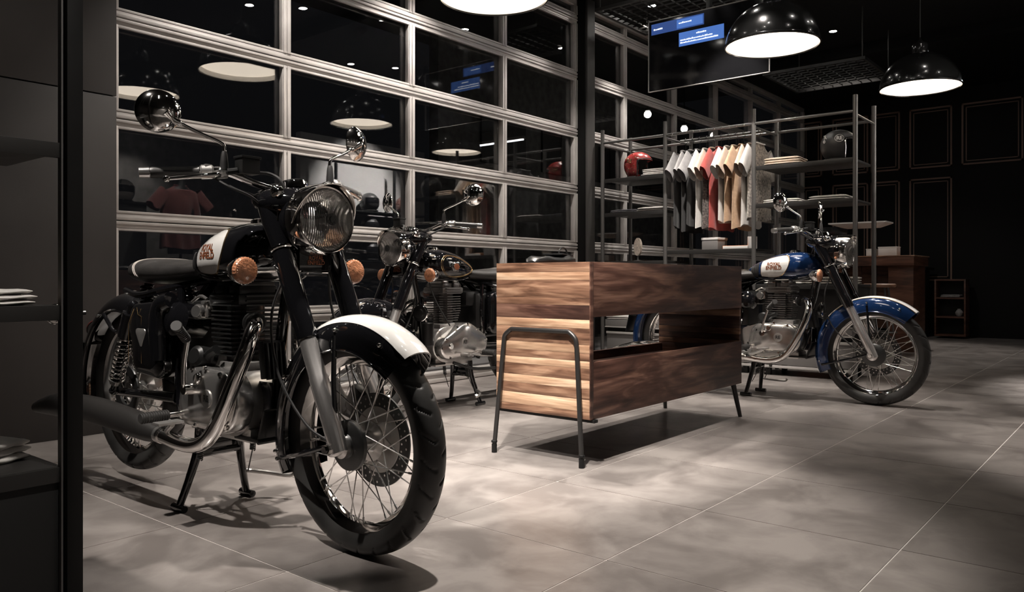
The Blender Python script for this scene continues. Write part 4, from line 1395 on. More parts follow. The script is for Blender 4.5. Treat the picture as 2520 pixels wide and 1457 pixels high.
def pendant(x, y, label):
    t = thing('pendant_lamp', label, 'pendant lamp', (x, y, LAMP_Z))
    outer, inner = [], []
    for k in range(19):
        a = PI / 2 * k / 18
        outer.append((LAMP_R * math.cos(a) * (1 - 0.02 * math.sin(2 * a)), 0.012 + 0.292 * math.sin(a)))
    outer[-1] = (0.035, outer[-1][1] - 0.002)
    outer = [o for o in outer if o[0] >= 0.035]
    inner = [(r * 0.978, z * 0.978 - 0.001) for r, z in outer[::-1]]
    sh = obj('lamp_shade', MB().lathe([(LAMP_R, 0.0)] + outer, n=72), 'shade_black', t, key='shade')
    obj('shade_lining', MB().lathe([(0.0, inner[0][1])] + inner + [(LAMP_R * 0.985, 0.0)], n=72), 'shade_white', sh, key='lining')
    obj('rim', MB().lathe([(LAMP_R - 0.004, -0.004), (LAMP_R + 0.004, -0.004), (LAMP_R + 0.007, 0.0), (LAMP_R + 0.007, 0.010), (LAMP_R + 0.002, 0.014), (LAMP_R - 0.006, 0.004), (LAMP_R - 0.004, -0.004)], n=72), 'shade_black', sh, key='lrim')
    obj('diffuser', MB().lathe([(0.0, 0.030), (0.15, 0.033), (LAMP_R * 0.965, 0.042), (LAMP_R * 0.965, 0.046), (0.0, 0.046)], n=64), 'lamp_glow', t, key='diff')
    cp = MB().lathe([(0.038, 0.295), (0.062, 0.296), (0.066, 0.305), (0.064, 0.365), (0.055, 0.385), (0.030, 0.395), (0.012, 0.42), (0.006, 0.44)], n=32)
    obj('lamp_holder', cp, 'shade_black', t, key='holder')
    obj('cord', MB().cyl((0, 0, 0.43), (0, 0, CEIL - LAMP_Z), 0.005, n=8), 'matte_black', t, key='cord')
    obj('ceiling_rose', MB().lathe([(0.055, CEIL - LAMP_Z), (0.055, CEIL - LAMP_Z - 0.02), (0.02, CEIL - LAMP_Z - 0.05), (0.006, CEIL - LAMP_Z - 0.055)], n=24), 'shade_black', t, key='rose')
    return t


pendant(3.56, 3.06, 'black dome pendant lamp cut by the top edge, over the counter')
pendant(5.56, 2.155, 'largest fully shown glossy black dome pendant lamp, beside the television')
pendant(7.60, 1.63, 'smaller black dome pendant lamp before the panelled dark wall on the right')
pendant(3.40, 1.69, 'black dome pendant lamp seen only mirrored at the left of the glass door')


DL_LABEL = {(6.9, 3.88): 'bright round ceiling downlight above the left corner of the television', (7.5, 3.41): 'ceiling downlight between the television and the largest pendant lamp', (8.86, 2.76): 'ceiling downlight between the two right pendant lamps'}
DL_MIRROR = [(6.38, 0.97), (6.86, 1.26), (4.77, 2.21), (5.43, 1.32), (6.83, 0.05), (6.28, 3.0), (6.86, 2.89), (4.38, 1.88)]


def downlight(x, y, w=1.0, aim=(0, 0), cone=75):
    lab, grp = DL_LABEL.get((x, y)), None
    if (x, y) in DL_MIRROR:
        lab, grp = 'ceiling downlight seen only as a bright dot mirrored in the glass door', 'downlights mirrored in the glass door'
    elif not lab:
        lab, grp = 'unseen ceiling downlight added to light the showroom', 'unseen downlights added for light'  # no fixture seen for these; most are added only for their light
    t = thing('ceiling_downlight', lab, 'downlight', (x, y, CEIL), 0, grp)
    obj('trim_ring', MB().lathe([(0.034, -0.002), (0.052, -0.006), (0.056, -0.002), (0.056, 0.0)], n=28), 'shade_black', t, key='dlring')
    obj('lamp_face', MB().lathe([(0.0, -0.003), (0.044, -0.003), (0.044, -0.0005), (0.0, -0.0005)], n=24), 'downlight_glow', t, key='dlface')
    if w > 0:
        ld = bpy.data.lights.new('spot', 'SPOT')
        ld.energy = SPOT_W * w
        ld.spot_size = math.radians(cone)
        ld.spot_blend = 0.6
        ld.shadow_soft_size = 0.04
        ld.color = (1.0, 0.93, 0.86)
        lo = bpy.data.objects.new('spot', ld)
        COL.objects.link(lo)
        lo.parent = t
        lo.location = (0, 0, -0.02)
        d = Vector((aim[0], aim[1], -3.4))
        lo.rotation_euler = d.to_track_quat('-Z', 'Y').to_euler()
    return t


for (x, y, w, aim, cone) in ((6.9, 3.88, 3.0, (0, 0.45), 62), (7.5, 3.41, 1.6, (-0.7, -0.2), 70), (8.86, 2.76, 0.7, (2.0, 0), 80), (6.38, 0.97, 0.1, (0, 0), 50), (6.86, 1.26, 0.1, (0, 0), 50), (4.77, 2.21, 2.2, (0.3, -0.3), 55), (5.43, 1.32, 1.8, (0.0, 0.5), 40),
                             (6.83, 0.05, 0.1, (0, 0), 50), (6.28, 3.0, 2.2, (0.3, -0.2), 65), (6.86, 2.89, 0.0, (0, 0), 60), (4.38, 1.88, 4.0, (1.15, 0.25), 34), (3.9, 2.05, 3.5, (-0.25, 1.45), 34), (4.05, 3.72, 4.0, (0, 0.55), 80), (2.75, 3.72, 2.4, (0, 0.5), 80), (2.15, 1.75, 7.0, (0.05, -0.05), 46), (1.05, 1.30, 13.0, (1.95, 0.95), 32), (3.3, 2.75, 5.0, (-0.3, -0.1), 55),
                             (5.6, 3.72, 2.0, (0, 0.4), 80), (1.0, 3.5, 0.35, (0, 0.6), 70), (4.7, 0.7, 5.0, (-0.1, -0.8), 40), (0.9, 0.9, 2.6, (-0.28, 1.35), 26), (10.7, 2.3, 2.2, (-0.9, 0.3), 70), (5.5, 2.55, 4.5, (1.7, 0.6), 40), (0.30, 2.35, 6.0, (1.55, 0.2), 34),
                             (-0.6, -3.5, 1.6, (0, -0.6), 80), (1.6, -3.5, 1.6, (0, -0.6), 80), (3.8, -3.5, 1.6, (0, -0.6), 80), (6.0, -3.5, 1.6, (0, -0.6), 80)):  # added row behind the camera, lights the back wall for chrome reflections
    downlight(x, y, w, aim, cone)

# tube light out of frame, mirrored in the glass
tb = thing('tube_light', 'long white tube light mirrored in the glass under the ceiling', 'tube light', (10.9, -0.5, 3.28))
obj('housing', MB().box((0, 0, 0.03), (0.06, 1.3, 0.05), None, 0.005), 'shade_white', tb)
obj('tube', MB().cyl((0, -0.62, -0.005), (0, 0.62, -0.005), 0.02, n=14), 'tube_glow', tb)
obj('bracket', MB().box((0, 0, 0.14), (0.02, 0.8, 0.18)), 'shade_black', tb)

# ------------------------------------------------------------------ television
TVX = 6.24
tv = thing('television', 'thin flat television screen hanging under the ceiling', 'television', (TVX, 2.99, 2.47))
W2 = 0.55
obj('screen', MB().box((0.02, 0, 0.315), (0.03, 2 * W2, 0.63), None, 0.003), 'screen_black', tv)
fb = MB()
fb.box((0, 0, 0.003), (0.012, 2 * W2 + 0.01, 0.006)); fb.box((0, 0, 0.627), (0.012, 2 * W2 + 0.01, 0.006))
for s in (-1, 1):
    fb.box((0, s * W2, 0.315), (0.012, 0.006, 0.63))
obj('bezel', fb, 'cabinet_edge', tv)  # pale edge colour stands in for the highlight along the bezel
obj('mount', MB().box((0.06, 0, 0.40), (0.05, 0.4, 0.3), None, 0.005).cyl((0.06, 0, 0.5), (0.06, 0, CEIL - 2.47), 0.025), 'rack_black', tv)


def tvrect(name, y0, y1, z0, z1, mat, x=0.0035):
    return obj(name, MB().box((x, (y0 + y1) / 2, (z0 + z1) / 2), (0.002, abs(y1 - y0), z1 - z0)), mat, tv)


# left in the picture is towards +y
n1 = tvrect('menu_bar', 0.525, 0.02, 0.505, 0.60, 'screen_navy')
n2 = tvrect('message_box', 0.255, -0.16, 0.355, 0.475, 'screen_blue')
n3 = tvrect('menu_outline', 0.275, 0.03, 0.515, 0.59, 'screen_blue', 0.0025)


def tvtext(txt, y, z, size):
    vs, fs2 = text_mesh(txt, size, 0.0004)
    o = obj('screen_text', MB().add([(0.0005, y - v.x, z + v.y) for v in vs], fs2), 'screen_text', tv, smooth=0)


def tvlines(y0, y1, z):
    # unreadable lines of screen writing: rows of small strokes
    rnd = random.Random(int(z * 1000))
    m = MB()
    y = y0
    while y > y1:
        w = rnd.uniform(0.006, 0.014)
        h = rnd.uniform(0.008, 0.014)
        m.box((0.0005, y - w / 2, z + h / 2 - 0.006), (0.002, w, h))
        y -= w + 0.004
    obj('screen_text', m, 'screen_text', tv, smooth=0)['kind'] = 'stuff'


tvlines(0.50, 0.42, 0.548)
tvlines(0.255, 0.145, 0.560)
tvlines(0.09, 0.01, 0.445)
tvlines(0.24, -0.06, 0.408)
tvlines(0.24, -0.10, 0.385)

# ------------------------------------------------------------------ clothes and helmets


def tee(label, loc, rz, body, sleeve, length=0.72, group='t-shirts hanging on the clothes rail', seed=0, wide=1.0, name='t_shirt', thick=1.05):
    rnd = random.Random(seed)
    ph = rnd.uniform(0, 6)
    prof = [(-length, 0.245, 0.026 * thick), (-length * 0.85, 0.240, 0.024 * thick), (-length * 0.6, 0.236, 0.024 * thick), (-0.30, 0.240, 0.025 * thick), (-0.22, 0.238, 0.025 * thick), (-0.14, 0.222, 0.024 * thick), (-0.075, 0.205, 0.022 * thick), (-0.045, 0.165, 0.022 * thick), (-0.022, 0.115, 0.024), (0.0, 0.080, 0.028)]
    zz = [p[0] for p in prof]
    R = []
    for z in np.linspace(-length, 0, 30):
        w = float(np.interp(z, zz, [p[1] for p in prof])) * wide
        d = float(np.interp(z, zz, [p[2] for p in prof]))
        f = min(1.0, max(0.0, (-z - 0.08) / 0.4))
        ring = []
        for k in range(48):
            a = 2 * PI * k / 48
            q = d * (1 + 0.30 * f * math.sin(5 * a + ph + 2 * z) + 0.18 * f * math.sin(9 * a + 2 * ph - 4 * z))
            ring.append((w * math.copysign(abs(math.cos(a)) ** 0.9, math.cos(a)), q * math.sin(a), z + (0.012 * math.sin(3 * a + ph) if z < -length + 0.01 else 0)))
        R.append(ring)
    o = obj(name, MB().rings(R, True, False, False), body, None, loc, (0, 0, rz), smooth=60)
    for s in (-1, 1):
        S = []
        for k in range(9):
            t = k / 8
            c = Vector((s * (0.175 * wide + 0.155 * t), 0, -0.075 - 0.175 * t))
            dr = Vector((s * 0.66, 0, -0.75)).normalized()
            n = Vector((s * 0.75, 0, 0.66)).normalized()
            ra, rb = 0.088 - 0.006 * t, (0.017 + 0.010 * t) * (1 + 0.8 * (max(thick, 1) - 1))
            S.append([c + n * ra * math.cos(q) + Vector((0, rb * math.sin(q) * (1 + 0.15 * math.sin(3 * q + ph)), 0)) for q in [2 * PI * j / 24 for j in range(24)]])
        obj('sleeve', MB().rings(S, True, False, False), sleeve, o, smooth=60)
    obj('collar', MB().tube([(0.080 * math.cos(q), 0.036 * math.sin(q), 0.0 + 0.012 * math.cos(q) ** 2) for q in [2 * PI * k / 28 for k in range(28)]], 0.007, 8, closed=True), sleeve, o)
    return tag(o, label, 't-shirt', group)


def hanger(label, loc, rz, rail_dz):
    o = obj('clothes_hanger', lambda: MB().tube([(-0.19, 0, -0.075), (-0.10, 0, -0.032), (0, 0, 0.0), (0.10, 0, -0.032), (0.19, 0, -0.075)], [0.006, 0.008, 0.009, 0.008, 0.006], 8, 4), 'satin_black', None, loc, (0, 0, rz), key='hanger')
    h = rail_dz
    obj('hook', lambda: MB().tube([(0, 0, 0), (0, 0, h - 0.035), (0.022, 0, h - 0.018), (0.022, 0, h + 0.006), (0.0, 0, h + 0.020), (-0.021, 0, h + 0.008), (-0.021, 0, h - 0.008)], 0.0028, 8, 5), 'rack_black', o, key=('hook', round(h, 3)))
    return tag(o, label, 'hanger', 'black hangers on the clothes rail')


def folded(label, loc, rz, mat, size=(0.26, 0.30), layers=3, h=0.014, group=None, seed=0):
    rnd = random.Random(seed)
    m = MB()
    for k in range(layers):
        z0 = k * h
        dx, dy = rnd.uniform(-0.008, 0.008), rnd.uniform(-0.008, 0.008)
        w, d = size[0] * (1 - 0.02 * k) / 2, size[1] * (1 - 0.02 * k) / 2
        R = []
        for i in range(15):
            t = -1 + 2 * i / 14
            e = (1 - abs(t) ** 6) ** 0.35 if abs(t) < 1 else 0.15
            hh = h * (0.35 + 0.65 * max(e, 0.1))
            row = []
            for q in range(20):
                a = 2 * PI * q / 20
                yy = d * math.copysign(abs(math.cos(a)) ** 0.35, math.cos(a))
                zz = z0 + h / 2 + hh / 2 * math.copysign(abs(math.sin(a)) ** 0.8, math.sin(a)) * (1 + 0.15 * math.sin(7 * t + k)) + 0.0015 * math.sin(9 * yy / d + 5 * t)
                row.append((dx + w * t, dy + yy * (1 + 0.012 * math.sin(8 * t + k)), max(zz, 0.0)))
            R.append(row)
        m.rings(R)
    o = obj('folded_garment', m, mat, None, loc, (0, 0, rz), smooth=60)
    return tag(o, label, 'folded clothes', group)


def helmet(label, loc, rz, mat, kind='open', group=None, decor=None):
    """front of the helmet looks along +x of its own axes"""
    t = thing('helmet', label, 'helmet', loc, rz, group)

    def shell(sc, cut):
        bm = bmesh.new()
        bmesh.ops.create_uvsphere(bm, u_segments=48, v_segments=32, radius=1)
        for v in bm.verts:
            x, y, z = v.co
            bx = 0.150 if x > 0 else 0.140
            if kind == 'full' and x > 0 and z < 0:
                bx = 0.165
            v.co = Vector((x * bx * sc, y * 0.122 * sc, (z * 0.125 if z > 0 else z * 0.155) * sc + 0.140))
        dead = []
        for f in bm.faces:
            c = f.calc_center_median()
            zc = c.z - 0.140
            if c.z < 0.018:
                dead.append(f)
            elif kind == 'open' and c.x > 0.045 and zc < 0.040:
                dead.append(f)
            elif kind == 'full' and c.x > 0.055 and -0.035 < zc < 0.045:
                dead.append(f)
        bmesh.ops.delete(bm, geom=dead, context='FACES')
        bmesh.ops.solidify(bm, geom=bm.faces[:], thickness=0.006)
        bm.verts.index_update()
        m = MB().add([v.co.copy() for v in bm.verts], [tuple(v.index for v in f.verts) for f in bm.faces])
        bm.free()
        return m
    sh = obj('shell', lambda: shell(1.0, 0), mat, t, key=('hshell', kind), smooth=50)
    obj('lining', lambda: shell(0.94, 0), 'lining', t, key=('hlining', kind))
    if kind == 'open':
        path = [(0.043, 0.112, 0.022), (0.046, 0.120, 0.10), (0.046, 0.117, 0.165), (0.075, 0.096, 0.183), (0.115, 0.062, 0.186), (0.138, 0.0, 0.186), (0.115, -0.062, 0.186), (0.075, -0.096, 0.183), (0.046, -0.117, 0.165), (0.046, -0.120, 0.10), (0.043, -0.112, 0.022)]
        obj('edge_trim', MB().tube(path, 0.0055, 8, 4), 'satin_black' if mat != 'helmet_black' else 'chrome', t, key=('htrim', mat))
    else:
        R = []
        for i in range(9):
            z = -0.040 + 0.090 * i / 8
            row = []
            for k in range(25):
                a = math.radians(-68 + 136 * k / 24)
                rz_ = math.sqrt(max(0.05, 1 - (z / 0.14) ** 2))
                row.append((0.156 * rz_ * math.cos(a), 0.1245 * rz_ * math.sin(a), 0.14 + z))
            inner_ = [(p[0] * 0.98, p[1] * 0.98, p[2]) for p in row]
            R.append(row + inner_[::-1])
        obj('visor', MB().rings(R, True, True, True), 'screen_black', t, key='visor')
    bs = [(0.138 * math.cos(q) * (1.0 if math.cos(q) > 0 else 0.83), 0.098 * math.sin(q), 0.016) for q in [2 * PI * k / 36 for k in range(36)] if not (kind == 'open' and math.cos(q) > 0.25)]
    bs = sorted(bs, key=lambda p: math.atan2(p[1], -p[0]))
    obj('neck_roll', MB().tube(bs, 0.008, 8), 'lining', t, key=('roll', kind))
    if decor == 'studs':
        st = MB()
        for s in (-1, 1):
            for (x, z) in ((-0.02, 0.235), (0.02, 0.20), (-0.06, 0.19), (-0.03, 0.15), (0.01, 0.12), (-0.09, 0.13), (-0.05, 0.09), (0.0, 0.06), (-0.10, 0.07), (0.05, 0.235), (-0.10, 0.20)):
                zn = (z - 0.14) / (0.125 if z > 0.14 else 0.155)
                xn = x / (0.15 if x > 0 else 0.14)
                y = 0.122 * math.sqrt(max(0.0, 1 - zn * zn - xn * xn))
                st.sphere((x, s * y, z), 0.006, 8, 6)
        obj('stud', st, 'gold', sh)['kind'] = 'stuff'
        for s in (-1, 1):
            vs, fs2 = text_mesh('RE', 0.055, 0.001)
            out = []
            for v in vs:
                z = 0.165 + v.y
                x = -0.04 + (v.x if s < 0 else -v.x)
                zn = (z - 0.14) / 0.125; xn = x / 0.14
                out.append((x, s * (0.1228 * math.sqrt(max(0, 1 - zn * zn - xn * xn)) + 0.001), z))
            obj('emblem', MB().add(out, fs2), 'gold', sh)
    if decor == 'letters':
        for s in (-1, 1):
            for (txt, cx, cz, sz) in (('R', -0.105, 0.20, 0.055), ('o', -0.112, 0.165, 0.05), ('RE', 0.0, 0.18, 0.042)):
                vs, fs2 = text_mesh(txt, sz, 0.0016)
                out = []
                for v in vs:
                    x, z = cx + (v.x if s < 0 else -v.x) * (0.6 if cx < -0.1 else 1), cz + v.y
                    zn = (z - 0.14) / (0.125 if z > 0.14 else 0.155); xn = x / (0.14 if x < 0 else 0.15)
                    out.append((x, s * (0.1228 * math.sqrt(max(0, 1 - zn * zn - xn * xn)) + 0.0012), z))
                obj('lettering', MB().add(out, fs2), 'paper_white', sh)
            ring = []
            for k in range(28):
                a = 2 * PI * k / 28
                x, z = 0.0 + 0.034 * math.cos(a), 0.18 + 0.030 * math.sin(a)
                zn = (z - 0.14) / 0.125; xn = x / 0.145
                ring.append((x, s * (0.1228 * math.sqrt(max(0, 1 - zn * zn - xn * xn)) + 0.001), z))
            obj('emblem_ring', MB().tube(ring, 0.0022, 6, closed=True), 'paper_white', sh)
    if decor == 'stripe':
        obj('stripe', MB().tube([(0.152 * math.cos(q) if math.cos(q) > 0 else 0.142 * math.cos(q), 0.02, 0.14 + 0.1255 * math.sin(q)) for q in [PI * 0.18 + PI * 0.7 * k / 20 for k in range(21)]], 0.004, 6), 'matte_black', sh)
    return t

# ------------------------------------------------------------------ clothes rack (runs away from the glass, posts front and back)
RF, RB = 6.50, 7.02
PY = [4.20, 3.517, 2.678, 1.856]
PY[0] = 4.195
rk = thing('clothes_rack', 'tall grey tube rack with black shelves holding t-shirts and helmets', 'rack', ((RF + RB) / 2, 3.03, 0))
rx, ry = (RF + RB) / 2, 3.03
L = lambda p: (p[0] - rx, p[1] - ry, p[2])
for y in PY:
    for x in (RF, RB):
        obj('post', lambda: MB().cyl((0, 0, 0.0), (0, 0, 2.25), 0.0185, n=20), 'rack_metal', rk, L((x, y, 0)), key='post')
for i in range(3):
    for x in (RF, RB):
        obj('top_rail', MB().cyl(L((x, PY[i], 2.125)), L((x, PY[i + 1], 2.125)), 0.0125, n=12), 'rack_metal', rk)
for y in PY:
    obj('cross_rail', MB().cyl(L((RF, y, 2.10)), L((RB, y, 2.10)), 0.010, n=10), 'rack_metal', rk)
hr = MB().cyl(L((rx, PY[1] - 0.02, 2.10)), L((rx, PY[2] + 0.02, 2.10)), 0.013, n=12)
obj('hanging_rail', hr, 'rack_metal', rk)
sb = MB()
for k in range(11):
    sb.sphere(L((RF - 0.012, PY[1] - 0.08 - k * 0.068, 2.125)), 0.006, 8, 6)
obj('rail_screw', sb, 'chrome', rk)['kind'] = 'stuff'


def shelf(y0, y1, z, mat='shelf_black', th=0.022):
    m = MB().box(L((rx, (y0 + y1) / 2, z - th / 2)), (RB - RF - 0.02, abs(y1 - y0) - 0.045, th), None, 0.002)
    m.box(L((RF + 0.005, (y0 + y1) / 2, z - 0.02)), (0.012, abs(y1 - y0) - 0.04, 0.036), None, 0.002)
    return obj('shelf', m, mat, rk)


S_HI, S_MID, S_LOW = 1.765, 1.445, 1.07
for z in (1.775, 1.445, 0.98):
    shelf(PY[0], PY[1], z)
shelf(PY[1], PY[2], S_LOW)
shelf(PY[1], PY[2], 0.80)
for z in (S_HI, S_MID, 0.765):
    shelf(PY[2], PY[3], z)
cbk = MB().box(L((rx + 0.05, (PY[2] + PY[3]) / 2, 0.59)), (0.40, PY[2] - PY[3] - 0.06, 0.30), None, 0.004)
obj('under_shelf_shade', cbk, 'shelf_black', rk)  # dark block stands in for the shadow below the low shelf

# low grey drawer base along the rack, one unit per bay
for i, lab in enumerate(('low grey drawer unit under the rack bay nearest the glass', 'low grey drawer unit under the hanging t-shirts', 'low grey drawer unit under the rack bay with the black helmet')):
    ya, yb = PY[i] - 0.02, PY[i + 1] + 0.02
    c = (ya + yb) / 2
    w = ya - yb
    du = thing('drawer_unit', lab, 'drawer unit', (rx, c, 0), 0, 'drawer units under the rack')
    obj('body', MB().box((0.02, 0, 0.215), (0.44, w - 0.01, 0.25), None, 0.003), 'matte_black', du, key=('dubody', i))
    obj('top_board', MB().box((0, 0, 0.382), (0.50, w - 0.006, 0.076), None, 0.003), 'cabinet_grey', du, key=('dutop', i))
    obj('top_edge', MB().box((-0.253, 0, 0.349), (0.006, w - 0.006, 0.010), None, 0.001), 'cabinet_edge', du, key=('duedge', i))
    dd = obj('drawer', MB().box((-0.215, 0, 0.195), (0.03, w - 0.02, 0.205), None, 0.003), 'cabinet_grey', du, key=('dud', i))
    obj('handle', MB().box((-0.235, 0, 0.295), (0.018, w - 0.02, 0.022), None, 0.003), 'cabinet_edge', dd, key=('duh', i))
    obj('plinth', MB().box((-0.215, 0, 0.075), (0.04, w - 0.006, 0.022), None, 0.002), 'cabinet_edge', du, key=('dup', i))
    for sy in (-1, 1):
        for sx in (-1, 1):
            obj('foot', MB().box((0, 0, 0.045), (0.04, 0.04, 0.09), None, 0.003), 'matte_black', du, (sx * 0.18, sy * (w / 2 - 0.08), 0), key='duf')

# hanging t-shirts
TEES = [('cloth_dark', 'cloth_grey', 'dark grey t-shirt with pale grey sleeve, hanging at the glass end of the rail'),
        ('cloth_dark', 'cloth_grey', 'near-black t-shirt with grey sleeve, second from the glass end of the rail'),
        ('cloth_dark', 'cloth_grey', 'charcoal t-shirt with grey sleeve, third from the glass end of the rail'),
        ('cloth_white', 'cloth_white', 'long white t-shirt with a small brown hem tag, fourth from the glass end'),
        ('cloth_print_dark', 'cloth_cream', 'dark speckled print t-shirt with beige sleeve beside the red one'),
        ('cloth_red', 'cloth_red', 'red t-shirt hanging in the middle of the rail'),
        ('cloth_white', 'cloth_white', 'plain white t-shirt hanging right after the red one'),
        ('cloth_tan', 'cloth_cream', 'tan t-shirt hanging second after the red one'),
        ('cloth_tan', 'cloth_tan', 'light brown t-shirt with paler shoulder hanging third after the red one'),
        ('cloth_white', 'cloth_cream', 'cream t-shirt hanging behind the tall middle post'),
        ('cloth_print', 'cloth_white', 'white t-shirt with grey speckled print at the helmet end of the rail')]
for i, (bd, sl, lab) in enumerate(TEES):
    y = 3.44 - i * 0.0705
    o = tee(lab, (rx, y, 1.985), 0.045 * math.sin(i * 2.3), bd, sl, 0.70 + 0.04 * math.sin(i * 1.7) + (0.05 if i == 3 else 0), seed=i)
    hanger('black hanger holding the ' + lab.split(',')[0].split(' hanging')[0].split(' at the')[0].split(' beside')[0], (rx, y, 1.990), 0.045 * math.sin(i * 2.3), 0.110)
    if i == 3:
        obj('hem_tag', MB().box((-0.19, -0.060, -0.69), (0.035, 0.004, 0.035), None, 0.001), 'copper_print', o)

# goods on the rack
helmet('red open-face helmet with gold studs on the rack shelf near the glass', (6.72, 3.93, 1.775), -PI / 2 + 0.10, 'helmet_red', 'open', None, 'studs')
helmet('matte black open-face helmet with white lettering on the top right shelf', (6.72, 2.05, S_HI), -PI / 2 + 0.35, 'helmet_black', 'open', None, 'letters')
folded('white folded shirts beside the red helmet', (6.66, 3.66, 1.775), 0.05, 'cloth_white', (0.28, 0.24), 4, 0.016, None, 1)
folded('white folded garment on the second shelf of the rack bay nearest the glass', (6.66, 3.68, 1.445), 0, 'cloth_white', (0.28, 0.30), 2, 0.018, None, 2)
folded('black folded t-shirt with pale print on the second shelf near the glass', (6.66, 3.99, 1.445), 0.1, 'cloth_denim', (0.28, 0.28), 2, 0.014, None, 3)
folded('cream folded garment beside the black helmet', (6.66, 2.46, S_HI), 0.05, 'cloth_cream', (0.28, 0.30), 3, 0.020, None, 4)
folded('white folded garment behind the mirror of the blue motorcycle', (6.66, 2.45, S_MID), 0.0, 'cloth_white', (0.30, 0.30), 2, 0.016, None, 5)
folded('white folded garment at the right end of the second shelf', (6.66, 2.08, S_MID), 0.0, 'cloth_white', (0.30, 0.30), 2, 0.018, None, 6)
folded('pale folded jeans on the low shelf behind the blue motorcycle headlamp', (6.68, 2.45, 0.765), 0, 'cloth_white', (0.30, 0.32), 2, 0.022, None, 7)
folded('grey speckled folded jeans at the right end of the low shelf', (6.68, 2.02, 0.765), 0.1, 'cloth_print', (0.30, 0.28), 3, 0.020, None, 8)
folded('white folded garment lying on the drawer unit nearest the glass', (6.66, 3.95, 0.42), 0, 'cloth_white', (0.30, 0.42), 2, 0.018, None, 9)
# small goods on the shelf under the t-shirts
bk1 = thing('book', 'white and orange book stack top on the shelf under the t-shirts', 'book', (6.64, 2.88, S_LOW), 0.1)
obj('cover', MB().box((0, 0, 0.015), (0.16, 0.22, 0.030), None, 0.002), 'orange_pack', bk1)
obj('pages', MB().box((-0.002, -0.002, 0.015), (0.158, 0.218, 0.024), None, 0.001), 'paper_white', bk1)
bx = thing('gift_box', 'pale cardboard box on the shelf under the t-shirts', 'box', (6.64, 3.10, S_LOW), -0.1)
obj('body', MB().box((0, 0, 0.045), (0.16, 0.16, 0.09), None, 0.003), 'cabinet_grey', bx)
obj('lid', MB().box((0, 0, 0.096), (0.168, 0.168, 0.022), None, 0.003), 'paper_white', bx)
mg = thing('mug', 'white mug on the shelf under the t-shirts', 'mug', (6.62, 2.74, S_LOW), 0.3)
obj('body', MB().lathe([(0.0, 0.0), (0.038, 0.0), (0.041, 0.006), (0.041, 0.105), (0.037, 0.105), (0.036, 0.008), (0.0, 0.008)], n=28), 'paper_white', mg)
obj('handle', MB().tube([(0.038, 0, 0.085), (0.064, 0, 0.08), (0.068, 0, 0.05), (0.060, 0, 0.03), (0.038, 0, 0.025)], 0.006, 8, 4), 'paper_white', mg)
for i, (y, m, lab, h) in enumerate(((3.02, 'paper_white', 'white carton lying on the lower shelf under the t-shirts', 0.06), (2.84, 'cloth_print', 'printed packet on the lower shelf under the t-shirts', 0.09))):
    pk_ = obj('packet', MB().box((0, 0, h / 2), (0.16, 0.15, h), None, 0.006).box((0, 0, h + 0.002), (0.12, 0.11, 0.004), None, 0.001), m, None, (6.64, y, 0.80))
    tag(pk_, lab, 'packet')
# oval cream plaque on a stem
pq = thing('oval_plaque', 'oval cream patterned plaque on a stem behind the counter', 'plaque', (6.60, 3.86, 0.98), PI / 2 - 0.35)
el_ = [(0.052 * math.cos(q), 0.0, 0.135 + 0.085 * math.sin(q)) for q in [2 * PI * k / 36 for k in range(36)]]
obj('face', MB().rings([[(p[0], 0.010, p[2]) for p in el_], [(p[0], -0.010, p[2]) for p in el_], [(p[0] * 0.8, -0.016, 0.135 + (p[2] - 0.135) * 0.8) for p in el_]]), 'ceramic_cream', pq)
dt = MB()
for k in range(14):
    a = PI * k / 13
    dt.sphere((0.040 * math.cos(a), -0.016, 0.140 + 0.068 * math.sin(a)), 0.0055, 8, 6)
dt.box((0, -0.015, 0.120), (0.078, 0.006, 0.008), None, 0.002)
obj('relief_dot', dt, 'rack_metal', pq)['kind'] = 'stuff'
obj('stem', MB().cyl((0, 0, 0.0), (0, 0, 0.06), 0.008, n=12).lathe([(0.0, 0.0), (0.04, 0.0), (0.04, 0.006), (0.0, 0.010)], n=24), 'rack_metal', pq)

# ------------------------------------------------------------------ foreground rack at the left edge
LX, LY = 0.80, 2.02
fk = thing('display_rack', 'black shelving rack at the left edge in the foreground', 'rack', (LX, LY, 0))
for (x, y) in ((0.0, 0.0), (-0.55, 0.34), (-1.0, 0.0)):
    obj('post', lambda: MB().box((0, 0, CEIL / 2), (0.036, 0.036, CEIL - 0.002), None, 0.002), 'rack_black', fk, (x, y, 0), key='lpost')
for z in (1.125, 0.740, 0.357):
    obj('shelf', lambda: MB().box((-0.5, 0.18, -0.011), (0.96, 0.36, 0.022), None, 0.002).box((-0.5, 0.003, -0.018), (0.96, 0.012, 0.036), None, 0.002), 'shelf_black', fk, (0, 0, z), key='lshelf')
obj('side_rail', MB().box((-0.026, 0.0, 0.9), (0.004, 0.02, 1.8)), 'rack_metal', fk)
obj('lower_panel', MB().box((-0.5, 0.01, 0.165), (0.96, 0.012, 0.33), None, 0.002), 'matte_black', fk)
folded('white folded shirt on the middle shelf of the left foreground rack', (0.63, 2.16, 0.740), 0.1, 'cloth_white', (0.18, 0.24), 3, 0.013, None, 11)
folded('cream folded sleeve on the middle shelf of the left foreground rack', (0.70, 2.20, 0.740), -0.2, 'cloth_cream', (0.08, 0.14), 2, 0.016, None, 12)
folded('white crumpled cloth on the bottom shelf of the left foreground rack', (0.68, 2.20, 0.357), 0.3, 'cloth_white', (0.14, 0.12), 3, 0.018, None, 13)

